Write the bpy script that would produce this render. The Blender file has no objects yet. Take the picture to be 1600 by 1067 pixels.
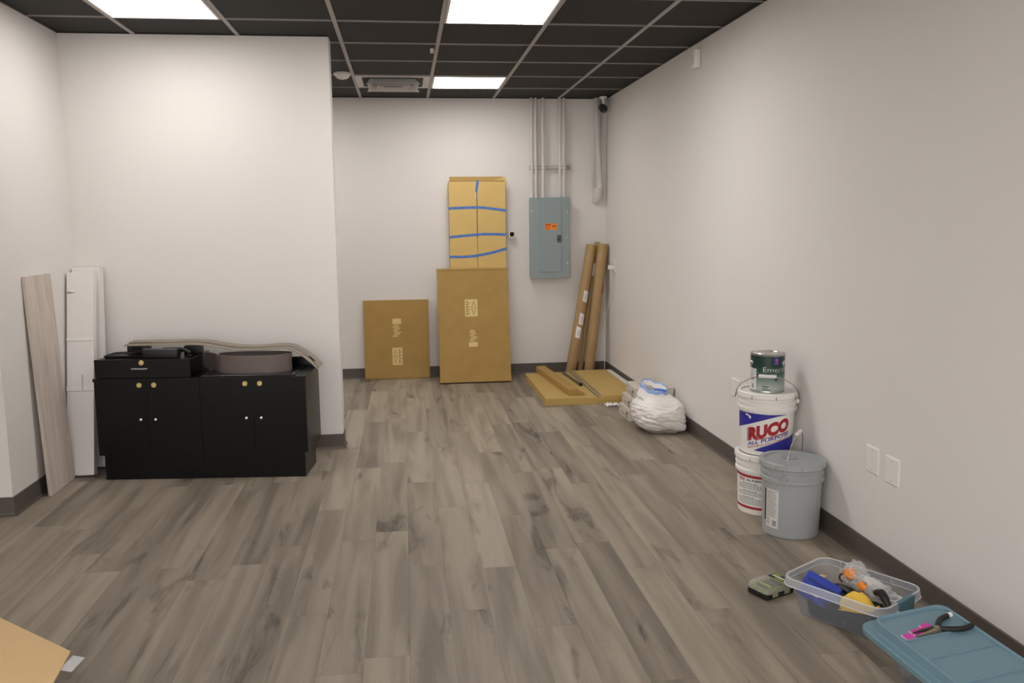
import bpy, bmesh, math, random
from mathutils import Vector, Matrix, noise
random.seed(7)
PI = math.pi
scene = bpy.context.scene
COL = scene.collection

# ------------------------------------------------------------------ camera
def cross(a, b): return Vector(a).cross(Vector(b))
PITCH, YAW, ROLL, EYE = 0.1363, 0.1215, -0.0110, 1.4569
cd = bpy.data.cameras.new('camera'); cam = bpy.data.objects.new('camera', cd); COL.objects.link(cam)
_r = Vector((math.cos(YAW), -math.sin(YAW), 0))
_f = Vector((math.sin(YAW)*math.cos(PITCH), math.cos(YAW)*math.cos(PITCH), -math.sin(PITCH)))
_u = _r.cross(_f)
_R = _r*math.cos(ROLL) + _u*math.sin(ROLL); _U = -_r*math.sin(ROLL) + _u*math.cos(ROLL)
cam.matrix_world = Matrix(((_R.x,_U.x,-_f.x,0),(_R.y,_U.y,-_f.y,0),(_R.z,_U.z,-_f.z,EYE),(0,0,0,1)))
cd.sensor_width = 36.0; cd.lens = 36.0*1354.7/1600.0; cd.clip_start = 0.05
scene.camera = cam

# ------------------------------------------------------------------ light set-up
scene.view_settings.view_transform = 'Standard'
scene.view_settings.look = 'None'
scene.view_settings.gamma = 1.0
scene.view_settings.use_curve_mapping = False
scene.view_settings.exposure = 0.0
LAMP = dict(A=12.2, B=27.0, C=14.5, E=4.0, H=28.0, K=19.0)   # brightness of each ceiling panel (row); E and H are added fill
FILL_ENERGY = 120.0
w = bpy.data.worlds.new('world'); scene.world = w; w.use_nodes = True
w.node_tree.nodes['Background'].inputs[0].default_value = (0.9, 0.95, 1, 1)
w.node_tree.nodes['Background'].inputs[1].default_value = 0.05

# unseen area light added behind the camera as soft frontal fill
ld = bpy.data.lights.new('rear_fill_light', 'AREA'); ld.shape = 'RECTANGLE'; ld.size = 5.8; ld.size_y = 2.3; ld.energy = FILL_ENERGY; ld.color = (1.0, 0.97, 0.94)
lo_ = bpy.data.objects.new('rear_fill_light', ld); COL.objects.link(lo_); lo_.location = (-1.4, -2.84, 1.3); lo_.rotation_euler = (math.pi/2, 0, 0)

# ------------------------------------------------------------------ materials
def lin(c):
    if isinstance(c, str):
        c = [int(c[i:i+2], 16)/255 for i in (0, 2, 4)]
    return tuple(x/12.92 if x <= 0.04045 else ((x+0.055)/1.055)**2.4 for x in c) + (1,)
_M = {}
def mat(name, col, rough=0.6, metal=0.0, nscale=0, namt=0.0, bump=0.0, bscale=60, spec=0.5, stretch=None):
    if name in _M: return _M[name]
    m = bpy.data.materials.new(name); m.use_nodes = True; nt = m.node_tree; N = nt.nodes; L = nt.links
    b = N['Principled BSDF']; c = lin(col)
    b.inputs['Base Color'].default_value = c; b.inputs['Roughness'].default_value = rough
    b.inputs['Metallic'].default_value = metal; b.inputs['Specular IOR Level'].default_value = spec
    if nscale or bump:
        tc = N.new('ShaderNodeTexCoord'); src = tc.outputs['Object']
        if stretch:
            mp = N.new('ShaderNodeMapping'); mp.inputs['Scale'].default_value = stretch
            L.new(src, mp.inputs[0]); src = mp.outputs[0]
    if nscale:
        n = N.new('ShaderNodeTexNoise'); n.inputs['Scale'].default_value = nscale; n.inputs['Detail'].default_value = 5
        L.new(src, n.inputs['Vector'])
        r = N.new('ShaderNodeValToRGB'); e = r.color_ramp.elements
        e[0].position = 0.3; e[1].position = 0.7
        e[0].color = tuple(x*(1-namt) for x in c[:3]) + (1,); e[1].color = tuple(min(1, x*(1+namt)) for x in c[:3]) + (1,)
        L.new(n.outputs['Fac'], r.inputs[0]); L.new(r.outputs[0], b.inputs['Base Color'])
    if bump:
        n2 = N.new('ShaderNodeTexNoise'); n2.inputs['Scale'].default_value = bscale; n2.inputs['Detail'].default_value = 4
        L.new(src, n2.inputs['Vector'])
        bp = N.new('ShaderNodeBump'); bp.inputs['Strength'].default_value = bump; bp.inputs['Distance'].default_value = 0.01
        L.new(n2.outputs['Fac'], bp.inputs['Height']); L.new(bp.outputs[0], b.inputs['Normal'])
    _M[name] = m; return m
def clear_mat(name, col, opacity, rough=0.25, gloss=False):
    """translucent plastic: see-through film mixed with a milky surface"""
    if name in _M: return _M[name]
    m = bpy.data.materials.new(name); m.use_nodes = True; nt = m.node_tree; N = nt.nodes; L = nt.links
    b = N['Principled BSDF']
    if gloss: b.inputs['Base Color'].default_value = lin(col); b.inputs['Roughness'].default_value = rough
    else: N.remove(b); b = N.new('ShaderNodeBsdfDiffuse'); b.inputs['Color'].default_value = lin(col)
    t = N.new('ShaderNodeBsdfTransparent'); t.inputs[0].default_value = (0.96, 0.97, 0.98, 1)
    mx = N.new('ShaderNodeMixShader'); mx.inputs[0].default_value = opacity
    L.new(t.outputs[0], mx.inputs[1]); L.new(b.outputs[0], mx.inputs[2]); L.new(mx.outputs[0], N['Material Output'].inputs[0])
    _M[name] = m; return m

WALL = mat('wall_paint', 'e4e0dc', 0.72, bump=0.03, bscale=180)
BASE = mat('vinyl_base', '5a514b', 0.5)
CARD = mat('cardboard', 'ab8a4e', 0.85, nscale=9, namt=0.06, bump=0.05, bscale=40)
CARD3 = mat('cardboard_bright', 'd6b672', 0.85, nscale=6, namt=0.04, bump=0.03, bscale=40)
CARD2 = mat('cardboard_pale', 'bd9f5e', 0.85, nscale=6, namt=0.04, bump=0.03, bscale=40)
CARDT = mat('cardboard_tube', 'ae9066', 0.75, nscale=14, namt=0.07)
CARDE = mat('cardboard_edge', '8c6f40', 0.9)
STAMP = mat('stamp_pale', 'e2c98c', 0.85)
STAMPD = mat('stamp_ink', '8a6f3a', 0.85)
BLACK = mat('black_laminate', '070706', 0.3, spec=0.28)
GLOSS = mat('black_gloss_top', '1b1a1b', 0.12, spec=0.6)
BLKP = mat('black_plastic', '161516', 0.45)
BRASS = mat('brass', 'd8bf84', 0.38, 0.7)
CHROME = mat('chrome', 'ececec', 0.22, 0.85)
STEEL = mat('steel_wire', 'b9b9b6', 0.3, 1.0)
WHITE = mat('white_plastic', 'ebe7e4', 0.4)
WCARD = mat('white_carton', 'e9e4e1', 0.7, nscale=4, namt=0.02)
PIPE = mat('pipe_paint', 'd4cfca', 0.55)
PANEL = mat('panel_grey', '8e9a9c', 0.5)
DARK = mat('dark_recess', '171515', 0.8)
VINYLT = mat('vinyl_strip_lit', '8b8071', 0.6)  # coil's vinyl in a lighter tone, top light put into the colour
VINYLB = mat('vinyl_coil_brown', '6e605c', 0.42)
TAPE = mat('blue_masking_tape', '4f78ba', 0.7, nscale=60, namt=0.25)
BUCKW = mat('bucket_white', 'ece8e4', 0.35)
BUCKG = mat('bucket_grey', 'a4a8a9', 0.32)
RED = mat('print_red', 'a81f2c', 0.5)
BLUE = mat('print_blue', '2c2a94', 0.5)
PRINTW = mat('print_white', 'f0eeec', 0.5)
INK = mat('print_ink', '3c3a3a', 0.6)
INKL = mat('print_ink_faint', '9a9794', 0.6)
BAG = mat('white_bag_film', 'efebe8', 0.36, bump=0.22, bscale=16, stretch=(1, 1, 3.0))
BLUEF = mat('blue_drawstring', '93b0e4', 0.5)
CARTON = mat('newsprint_carton', 'cdc4b8', 0.8, nscale=12, namt=0.05)
TEAL = mat('teal_lid', '6d8c99', 0.45)
TEALD = mat('teal_latch', '4f7481', 0.45)
CLEAR = clear_mat('clear_tub', 'b2b5bc', 0.17)
MILK = clear_mat('clear_tub_rim', 'eceef2', 0.30)
MILK_HILITE = clear_mat('tub_rim_highlight', 'f4f5f8', 0.7)
CLEARF = clear_mat('clear_film', 'e6e6e6', 0.3, 0.2, True)
CLEARC = clear_mat('clear_case', 'e4e2d8', 0.25)
BLUEP = mat('blue_pouch', '2b3fa8', 0.6, bump=0.2, bscale=30)
YEL = mat('yellow_cloth', 'f2c64c', 0.8, bump=0.3, bscale=25)
CHARC = mat('charcoal_fabric', '25252b', 0.85, bump=0.4, bscale=25)
PINK = mat('magenta_plastic', 'd336a4', 0.35)
ORANGE = mat('orange_print', 'f09030', 0.5)
GREENL = mat('lime_print', 'a3b53a', 0.5)
DGREEN = mat('dark_green', '23301c', 0.5)
FOAM = mat('white_foam', 'dcd9d4', 0.8)

def floor_mat():
    m = bpy.data.materials.new('vinyl_plank_floor'); m.use_nodes = True; nt = m.node_tree; N = nt.nodes; L = nt.links
    b = N['Principled BSDF']
    def math_(op, a, b_=None, c=None):
        n = N.new('ShaderNodeMath'); n.operation = op
        for i, v in enumerate((a, b_, c)):
            if v is None: continue
            if isinstance(v, (int, float)): n.inputs[i].default_value = v
            else: L.new(v, n.inputs[i])
        return n.outputs[0]
    tc = N.new('ShaderNodeTexCoord'); sp = N.new('ShaderNodeSeparateXYZ'); L.new(tc.outputs['Object'], sp.inputs[0])
    X, Y = sp.outputs[0], sp.outputs[1]
    PW, PL = 0.1525, 1.22
    u = math_('DIVIDE', math_('ADD', X, 0.0195+PW*40), PW); row = math_('FLOOR', u); fu = math_('FRACT', u)
    wn = N.new('ShaderNodeTexWhiteNoise'); wn.noise_dimensions = '1D'; L.new(row, wn.inputs['W'])
    v = math_('ADD', math_('DIVIDE', Y, PL), math_('MULTIPLY', wn.outputs['Value'], 7.3)); colr = math_('FLOOR', v); fv = math_('FRACT', v)
    cb = N.new('ShaderNodeCombineXYZ'); L.new(row, cb.inputs[0]); L.new(colr, cb.inputs[1])
    pid = N.new('ShaderNodeTexWhiteNoise'); pid.noise_dimensions = '2D'; L.new(cb.outputs[0], pid.inputs['Vector'])
    pv = pid.outputs['Value']
    # per plank offset grain coordinates
    def coord(sx, sy):
        c = N.new('ShaderNodeCombineXYZ'); L.new(math_('MULTIPLY', X, sx), c.inputs[0]); L.new(math_('MULTIPLY', Y, sy), c.inputs[1])
        L.new(math_('MULTIPLY', pv, 57.0), c.inputs[2]); return c.outputs[0]
    def noise_(vec, scale, det=4, dist=0.0, rough=0.5):
        n = N.new('ShaderNodeTexNoise'); n.inputs['Scale'].default_value = scale; n.inputs['Detail'].default_value = det
        n.inputs['Distortion'].default_value = dist; n.inputs['Roughness'].default_value = rough; L.new(vec, n.inputs['Vector']); return n.outputs['Fac']
    band = noise_(coord(1.0, 0.07), 13, 2, 0.5)          # broad heartwood bands
    blot = noise_(coord(1.0, 0.2), 8, 3, 0.8)
    fine = noise_(coord(1.0, 0.035), 150, 3, 0.3, 0.6)    # fine pores
    # cathedral rings
    ringn = noise_(coord(1.0, 0.22), 9, 2, 0.5)
    ring = math_('MULTIPLY', math_('SINE', math_('MULTIPLY', ringn, 95.0)), 0.5)
    ringm = N.new('ShaderNodeMapRange'); L.new(blot, ringm.inputs[0]); ringm.inputs[1].default_value = 0.5; ringm.inputs[2].default_value = 0.68
    ring = math_('MULTIPLY', ring, ringm.outputs[0])
    def rng(x, a, b_, lo, hi):
        n = N.new('ShaderNodeMapRange'); n.interpolation_type = 'SMOOTHSTEP'; L.new(x, n.inputs[0])
        for i, q in enumerate((a, b_, lo, hi)): n.inputs[i+1].default_value = q
        return n.outputs[0]
    t = math_('MULTIPLY', math_('SUBTRACT', pv, 0.5), 0.31)
    t = math_('ADD', t, rng(band, 0.3, 0.68, -0.17, 0.16))
    t = math_('SUBTRACT', t, rng(blot, 0.58, 0.72, 0.0, 0.34))
    t = math_('ADD', t, math_('MULTIPLY', math_('SUBTRACT', fine, 0.5), 0.34))
    t = math_('ADD', t, math_('MULTIPLY', ring, 0.13))
    t = math_('ADD', t, 0.615)
    r = N.new('ShaderNodeValToRGB'); e = r.color_ramp.elements
    e[0].position = 0.05; e[0].color = lin('4e463d'); e[1].position = 0.95; e[1].color = lin('a69a89')
    k = e.new(0.5); k.color = lin('83786a')
    L.new(t, r.inputs[0])
    # seams
    du = math_('MINIMUM', fu, math_('SUBTRACT', 1.0, fu)); dv = math_('MINIMUM', fv, math_('SUBTRACT', 1.0, fv))
    su = math_('LESS_THAN', du, 0.007); sv = math_('LESS_THAN', dv, 0.0011)
    seam = math_('MAXIMUM', su, sv)
    mx = N.new('ShaderNodeMix'); mx.data_type = 'RGBA'; L.new(math_('MULTIPLY', seam, 0.35), mx.inputs['Factor'])
    L.new(r.outputs[0], mx.inputs['A']); mx.inputs['B'].default_value = lin('3c352f'); L.new(mx.outputs['Result'], b.inputs['Base Color'])
    b.inputs['Specular IOR Level'].default_value = 0.4
    L.new(rng(fine, 0.3, 0.7, 0.46, 0.56), b.inputs['Roughness'])
    bp = N.new('ShaderNodeBump'); bp.inputs['Strength'].default_value = 0.12; bp.inputs['Distance'].default_value = 0.002
    L.new(math_('SUBTRACT', fine, math_('MULTIPLY', seam, 1.0)), bp.inputs['Height']); L.new(bp.outputs[0], b.inputs['Normal'])
    return m
def wood_mat():
    m = mat('pale_plank', 'b5a698', 0.55); nt = m.node_tree; N = nt.nodes; L = nt.links; b = N['Principled BSDF']
    tc = N.new('ShaderNodeTexCoord'); mp = N.new('ShaderNodeMapping'); mp.inputs['Scale'].default_value = (9, 9, 0.9)
    L.new(tc.outputs['Object'], mp.inputs[0])
    n = N.new('ShaderNodeTexNoise'); n.inputs['Scale'].default_value = 2.2; n.inputs['Detail'].default_value = 6; n.inputs['Distortion'].default_value = 0.7
    L.new(mp.outputs[0], n.inputs['Vector'])
    r = N.new('ShaderNodeValToRGB'); e = r.color_ramp.elements
    e[0].position = 0.3; e[0].color = lin('bfb1a6'); e[1].position = 0.68; e[1].color = lin('d8ccc2')
    L.new(n.outputs['Fac'], r.inputs[0]); L.new(r.outputs[0], b.inputs['Base Color']); return m
def can_mat():
    m = mat('can_wrap', '40554e', 0.35); nt = m.node_tree; N = nt.nodes; L = nt.links; b = N['Principled BSDF']
    tc = N.new('ShaderNodeTexCoord'); sp = N.new('ShaderNodeSeparateXYZ'); L.new(tc.outputs['Object'], sp.inputs[0])
    mr = N.new('ShaderNodeMapRange'); L.new(sp.outputs[2], mr.inputs[0]); mr.inputs[1].default_value = 0.0; mr.inputs[2].default_value = 0.19
    r = N.new('ShaderNodeValToRGB'); e = r.color_ramp.elements
    e[0].position = 0.12; e[0].color = lin('aab3ad'); e[1].position = 0.72; e[1].color = lin('16382e')
    k = e.new(0.38); k.color = lin('6f827a'); k = e.new(0.52); k.color = lin('2d5447')
    L.new(mr.outputs[0], r.inputs[0]); L.new(r.outputs[0], b.inputs['Base Color']); return m
def emit_mat(s):
    m = bpy.data.materials.new('led_diffuser'); m.use_nodes = True; N = m.node_tree.nodes
    e = N.new('ShaderNodeEmission'); e.inputs[0].default_value = (1.0, 0.958, 0.925, 1); e.inputs[1].default_value = s
    m.node_tree.links.new(e.outputs[0], N['Material Output'].inputs[0]); return m
FLOOR = floor_mat(); WOOD = wood_mat(); CANW = can_mat(); LED = {k: emit_mat(v) for k, v in LAMP.items()}
TILE = mat('ceiling_tile_black', '252220', 0.85, nscale=120, namt=0.12, bump=0.15, bscale=220)
TEE = mat('ceiling_tee_grey', 'a5a09d', 0.55)
TEEX = mat('ceiling_cross_tee', '85807d', 0.5)

# ------------------------------------------------------------------ mesh helpers
def BM(): return bmesh.new()
def obj(name, bm, m, parent=None, smooth=False, label=None, ang=0.6):
    bmesh.ops.remove_doubles(bm, verts=bm.verts, dist=1e-6)
    bmesh.ops.recalc_face_normals(bm, faces=bm.faces)
    me = bpy.data.meshes.new(name); bm.to_mesh(me); bm.free()
    o = bpy.data.objects.new(name, me); COL.objects.link(o); me.materials.append(m)
    if smooth:
        me.shade_smooth() if hasattr(me, 'shade_smooth') else None
        try: me.set_sharp_from_angle(angle=ang)
        except Exception: pass
    if parent: o.parent = parent
    if label: o['label'] = label
    return o
def tag(o, label, cat, group=None):
    o['label'] = label; o['category'] = cat
    if group: o['group'] = group
    return o
def thing(name, label, cat, loc=(0, 0, 0), rot=(0, 0, 0), group=None):
    o = bpy.data.objects.new(name, None); COL.objects.link(o); o.empty_display_size = 0.1
    o.location = loc; o.rotation_euler = rot; return tag(o, label, cat, group)
def struct(name, bm, m, parent=None):
    o = obj(name, bm, m, parent); o['kind'] = 'structure'; return o
I4 = Matrix.Identity(4)
def bx(bm, x0, x1, y0, y1, z0, z1, M=I4, bev=0.0):
    vs = [bm.verts.new(M @ Vector((x, y, z))) for z in (z0, z1) for y in (y0, y1) for x in (x0, x1)]
    fs = [bm.faces.new([vs[i] for i in f]) for f in ((0,2,3,1),(4,5,7,6),(0,1,5,4),(2,6,7,3),(0,4,6,2),(1,3,7,5))]
    if bev:
        es = list({e for f in fs for e in f.edges})
        bmesh.ops.bevel(bm, geom=es, offset=bev, segments=2, affect='EDGES', profile=0.6)
    return bm
def box(x0, x1, y0, y1, z0, z1, bev=0.0, M=I4): return bx(BM(), x0, x1, y0, y1, z0, z1, M, bev)
def lathe(bm, prof, n=48, M=I4, close=True):
    rings = []
    for r, z in prof:
        if r < 1e-6: rings.append([bm.verts.new(M @ Vector((0, 0, z)))])
        else: rings.append([bm.verts.new(M @ Vector((r*math.cos(2*PI*i/n), r*math.sin(2*PI*i/n), z))) for i in range(n)])
    for a, b in zip(rings, rings[1:]):
        for i in range(n):
            j = (i+1) % n
            if len(a) == 1 and len(b) == 1: continue
            if len(a) == 1: bm.faces.new((a[0], b[i], b[j]))
            elif len(b) == 1: bm.faces.new((a[i], a[j], b[0]))
            else: bm.faces.new((a[i], a[j], b[j], b[i]))
    return bm
def tube(bm, pts, r, n=10, cap=True):
    pts = [Vector(p) for p in pts]; rings = []
    up = Vector((0, 0, 1))
    for i, p in enumerate(pts):
        d = (pts[min(i+1, len(pts)-1)] - pts[max(i-1, 0)]).normalized()
        a = d.cross(up)
        if a.length < 1e-3: a = d.cross(Vector((1, 0, 0)))
        a.normalize(); b = d.cross(a).normalized()
        if i and (a.dot(pa) < 0): a, b = -a, -b
        pa = a
        rr = r[i] if isinstance(r, (list, tuple)) else r
        rings.append([bm.verts.new(p + (a*math.cos(2*PI*k/n) + b*math.sin(2*PI*k/n))*rr) for k in range(n)])
    for A, B in zip(rings, rings[1:]):
        for k in range(n): bm.faces.new((A[k], A[(k+1) % n], B[(k+1) % n], B[k]))
    if cap: bm.faces.new(rings[0][::-1]); bm.faces.new(rings[-1])
    return bm
def prism(bm, poly, t0, t1, M=I4):
    """polygon in local x,z, extruded along y from t0 to t1"""
    a = [bm.verts.new(M @ Vector((x, t0, z))) for x, z in poly]; b = [bm.verts.new(M @ Vector((x, t1, z))) for x, z in poly]
    bm.faces.new(a); bm.faces.new(b[::-1]); n = len(poly)
    for i in range(n): bm.faces.new((a[i], b[i], b[(i+1) % n], a[(i+1) % n]))
    return bm
def bez(pts, n=8):
    """Catmull-Rom through points"""
    P = [Vector(p) for p in pts]; out = []
    for i in range(len(P)-1):
        p0 = P[max(i-1, 0)]; p1 = P[i]; p2 = P[i+1]; p3 = P[min(i+2, len(P)-1)]
        for k in range(n):
            t = k/n
            out.append(0.5*((2*p1)+(p2-p0)*t+(2*p0-5*p1+4*p2-p3)*t*t+(3*p1-p0-3*p2+p3)*t**3))
    out.append(P[-1]); return out
def ribbon(bm, path, nrm, wdir, w, th):
    """band along path: width along wdir, thickness along nrm(i)"""
    n = len(path); rings = []
    wd = Vector(wdir)
    for i, p in enumerate(path):
        d = (path[min(i+1, n-1)] - path[max(i-1, 0)]).normalized(); q = d.cross(wd).normalized()*th
        rings.append([bm.verts.new(v) for v in (p, p+wd*w, p+wd*w+q, p+q)])
    for A, B in zip(rings, rings[1:]):
        for k in range(4): bm.faces.new((A[k], A[(k+1) % 4], B[(k+1) % 4], B[k]))
    bm.faces.new(rings[0][::-1]); bm.faces.new(rings[-1]); return bm
def rrect(w, d, r, z, n=5, cx=0, cy=0):
    out = []
    for sx, sy, a0 in ((1, 1, 0), (-1, 1, PI/2), (-1, -1, PI), (1, -1, 1.5*PI)):
        for k in range(n+1):
            a = a0 + PI/2*k/n
            out.append(Vector((cx+sx*(w/2-r)+r*math.cos(a), cy+sy*(d/2-r)+r*math.sin(a), z)))
    return out
def loft(bm, rings, cap0=True, cap1=True):
    R = [[bm.verts.new(p) for p in r] for r in rings]; n = len(R[0])
    for A, B in zip(R, R[1:]):
        for k in range(n): bm.faces.new((A[k], A[(k+1) % n], B[(k+1) % n], B[k]))
    if cap0: bm.faces.new(R[0][::-1])
    if cap1: bm.faces.new(R[-1])
    return bm
def text_bm(s, size, fat=0.0, shear=0.0, maxlen=0.0, width=None, align='LEFT'):
    """font outline as a flat mesh in local x (right), y (up)"""
    c = bpy.data.curves.new('t', 'FONT'); c.body = s; c.size = size; c.offset = fat; c.shear = shear; c.resolution_u = 3; c.align_x = align
    o = bpy.data.objects.new('t', c); COL.objects.link(o)
    dg = bpy.context.evaluated_depsgraph_get(); dg.update()
    me = o.evaluated_get(dg).to_mesh(); bm = BM(); bm.from_mesh(me); o.evaluated_get(dg).to_mesh_clear()
    bpy.data.objects.remove(o); bpy.data.curves.remove(c)
    bmesh.ops.triangulate(bm, faces=bm.faces)
    if width:
        xs = [v.co.x for v in bm.verts]; k = width/(max(xs)-min(xs)); x0 = min(xs)
        for v in bm.verts: v.co.x = (v.co.x-x0)*k
    if maxlen:
        for _ in range(4):
            es = [e for e in bm.edges if e.calc_length() > maxlen]
            if not es: break
            bmesh.ops.subdivide_edges(bm, edges=es, cuts=1); bmesh.ops.triangulate(bm, faces=bm.faces)
    return bm
def poly_bm(polys, maxlen=0.0):
    bm = BM()
    for p in polys: bm.faces.new([bm.verts.new((x, y, 0)) for x, y in p])
    bmesh.ops.triangulate(bm, faces=bm.faces)
    if maxlen:
        for _ in range(5):
            es = [e for e in bm.edges if e.calc_length() > maxlen]
            if not es: break
            bmesh.ops.subdivide_edges(bm, edges=es, cuts=1); bmesh.ops.triangulate(bm, faces=bm.faces)
    return bm
def warp(bm, fn):
    for v in bm.verts: v.co = Vector(fn(v.co.x, v.co.y))
    return bm
def merge(dst, src):
    me = bpy.data.meshes.new('tmp'); src.to_mesh(me); src.free(); dst.from_mesh(me); bpy.data.meshes.remove(me); return dst
def rects(lst): return [[(x0, y0), (x1, y0), (x1, y1), (x0, y1)] for x0, x1, y0, y1 in lst]

# ------------------------------------------------------------------ the room
XR, XL, YB, YP, ZC, XE, YL = 1.9334, -2.0166, 8.256, 5.6435, 2.6014, -0.4329, 4.5535
T = 0.6096; GX, GY = -0.3609, 5.2101
struct('floor', box(-4.7, XR+0.12, -2.8, YB+0.12, -0.08, 0), FLOOR)
struct('ceiling', box(-4.7, XR+0.12, -2.8, YB+0.12, ZC+0.006, ZC+0.06), TILE)
struct('wall_right', box(XR, XR+0.12, -2.8, YB+0.12, 0, ZC+0.006), WALL)
struct('wall_back', box(-2.3, XR, YB, YB+0.12, 0, ZC+0.006), WALL)
struct('wall_partition', box(XL, XE, YP, YP+0.16, 0, ZC+0.006), WALL)
struct('wall_left', box(-4.6, XL, YL, YP+0.16, 0, ZC+0.006), WALL)
struct('wall_far_left', box(-4.7, -4.6, -2.8, YP+0.16, 0, ZC+0.006), WALL)
b = BM(); bx(b, -4.6, XR, -2.8, -2.68, 2.47, ZC+0.006); bx(b, -4.6, -4.32, -2.8, -2.68, 0, 2.47); bx(b, 1.52, XR, -2.8, -2.68, 0, 2.47); bx(b, -4.32, 1.52, -2.8, -2.68, 0, 0.14)
struct('wall_front', b, WALL)  # unseen wall with an opening added for the fill light
b = BM()
for x in (-4.32, -2.87, -1.42, 0.03, 1.46): bx(b, x, x+0.06, -2.77, -2.71, 0.14, 2.47)
struct('added_window_1', b, mat('window_frame', '3a3836', 0.4))  # unseen frame, added to go with the fill light
struct('wall_inner_left', box(-2.42, -2.3, YP+0.16, YB+0.12, 0, ZC+0.006), WALL)
# vinyl cove base: flat band with a curved toe
def cove(bm, p, q, out):
    p, q, out = Vector((*p, 0)), Vector((*q, 0)), Vector((*out, 0))
    prof = [(0.0, 0.0), (0.016, 0.0), (0.015, 0.003), (0.009, 0.008), (0.006, 0.017), (0.0055, 0.095), (0.003, 0.0985), (0.0, 0.0985)]
    A = [bm.verts.new(p+out*a+Vector((0, 0, z))) for a, z in prof]; B = [bm.verts.new(q+out*a+Vector((0, 0, z))) for a, z in prof]
    n = len(prof)
    for i in range(n): bm.faces.new((A[i], A[(i+1) % n], B[(i+1) % n], B[i]))
    bm.faces.new(A[::-1]); bm.faces.new(B); return bm
struct('baseboard_right', cove(BM(), (XR, -2.68), (XR, YB), (-1, 0)), BASE)
struct('baseboard_back', cove(BM(), (-2.3, YB), (XR-0.016, YB), (0, -1)), BASE)
b = cove(BM(), (XL, YP), (XE+0.006, YP), (0, -1)); cove(b, (XE, YP), (XE, YP+0.16), (1, 0)); struct('baseboard_partition', b, BASE)
b = cove(BM(), (XL, YL-0.006), (XL, YP-0.016), (1, 0)); cove(b, (-4.6, YL), (XL+0.006, YL), (0, -1)); struct('baseboard_left', b, BASE)
# suspended-ceiling grid
b = BM()
for k in range(-7, 4):
    x = GX + T*k
    if x < -4.6: continue
    if x < XL: segs = [(-2.68, YL)]
    elif x < XE: segs = [(-2.68, YP), (YP+0.16, YB)]
    else: segs = [(-2.68, YB)]
    for y0, y1 in segs: bx(b, x-0.012, x+0.012, y0, y1, ZC-0.001, ZC+0.006)
struct('trim_1', b, TEE)
b = BM()
for j in range(-12, 5):
    y = GY + T*j
    x0 = -4.6 if y < YL else (XL if y < YP else -2.3)
    bx(b, x0, XR, y-0.012, y+0.012, ZC+0.0005, ZC+0.006)
struct('trim_2', b, TEEX)
# wall angle around the ceiling
b = BM()
bx(b, XR-0.02, XR, -2.68, YB, ZC+0.001, ZC+0.006); bx(b, -2.3, XR, YB-0.012, YB, ZC+0.001, ZC+0.006)
bx(b, XL, XE, YP-0.02, YP, ZC+0.001, ZC+0.006); bx(b, XL, XL+0.02, YL, YP, ZC+0.001, ZC+0.006)
struct('trim_3', b, TILE)

# ------------------------------------------------------------------ ceiling fixtures
def led(k, y0, lamp, label, grp='square LED ceiling panels'):
    x0 = GX + T*k
    t = thing('ceiling_light', label, 'light', (x0+T/2, y0+T/2, ZC-0.004), (0, 0, 0), grp)
    h = T/2-0.013; f = BM()
    for a in ((-h, h, -h, -h+0.014), (-h, h, h-0.014, h), (-h, -h+0.014, -h+0.014, h-0.014), (h-0.014, h, -h+0.014, h-0.014)):
        bx(f, a[0], a[1], a[2], a[3], -0.002, 0.0095)
    obj('frame', f, mat('light_frame', 'cfcac6', 0.5), t)
    obj('diffuser', box(-h+0.014, h-0.014, -h+0.014, h-0.014, 0.001, 0.008), LED[lamp], t)
    return t
led(-2, GY-T, 'A', 'square white LED ceiling panel nearest the left partition wall')
led(1, GY-T, 'B', 'large square white LED ceiling panel at the top centre of the photo')
led(1, GY+3*T, 'C', 'far square white LED ceiling panel beside the air vent, near the back wall')
led(-2, GY+3*T, 'K', 'square white LED ceiling panel behind the partition, hidden from view')
for k, j, lamp in ((1, -5, 'E'), (-5, -9, 'H'), (-2, -9, 'H'), (1, -9, 'H'), (-5, -12, 'H'), (-2, -12, 'H'), (1, -12, 'H')):  # unseen panels added as far fill for the walls
    if LAMP[lamp] > 0: led(k, GY+j*T, lamp, 'unseen square LED fill panel added at the camera end of the room')
# smoke detector
t = thing('smoke_detector', 'round white smoke detector on the dark ceiling beside the air vent', 'smoke detector', (-0.437, 6.97, ZC+0.006), (PI, 0, 0))
obj('base', lathe(BM(), [(0, 0), (0.066, 0), (0.066, 0.014), (0.06, 0.018), (0, 0.018)], 40), WHITE, t, True)
obj('cover', lathe(BM(), [(0, 0.018), (0.058, 0.018), (0.052, 0.03), (0.036, 0.042), (0.02, 0.047), (0, 0.048)], 40), WHITE, t, True)
# small pale clip on the grid
tag(obj('ceiling_clip', box(0.205, 0.229, 5.96, 6.02, ZC-0.02, ZC+0.004, 0.004), PIPE), 'small pale clip hanging on a ceiling grid bar above the vent', 'clip')
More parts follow.
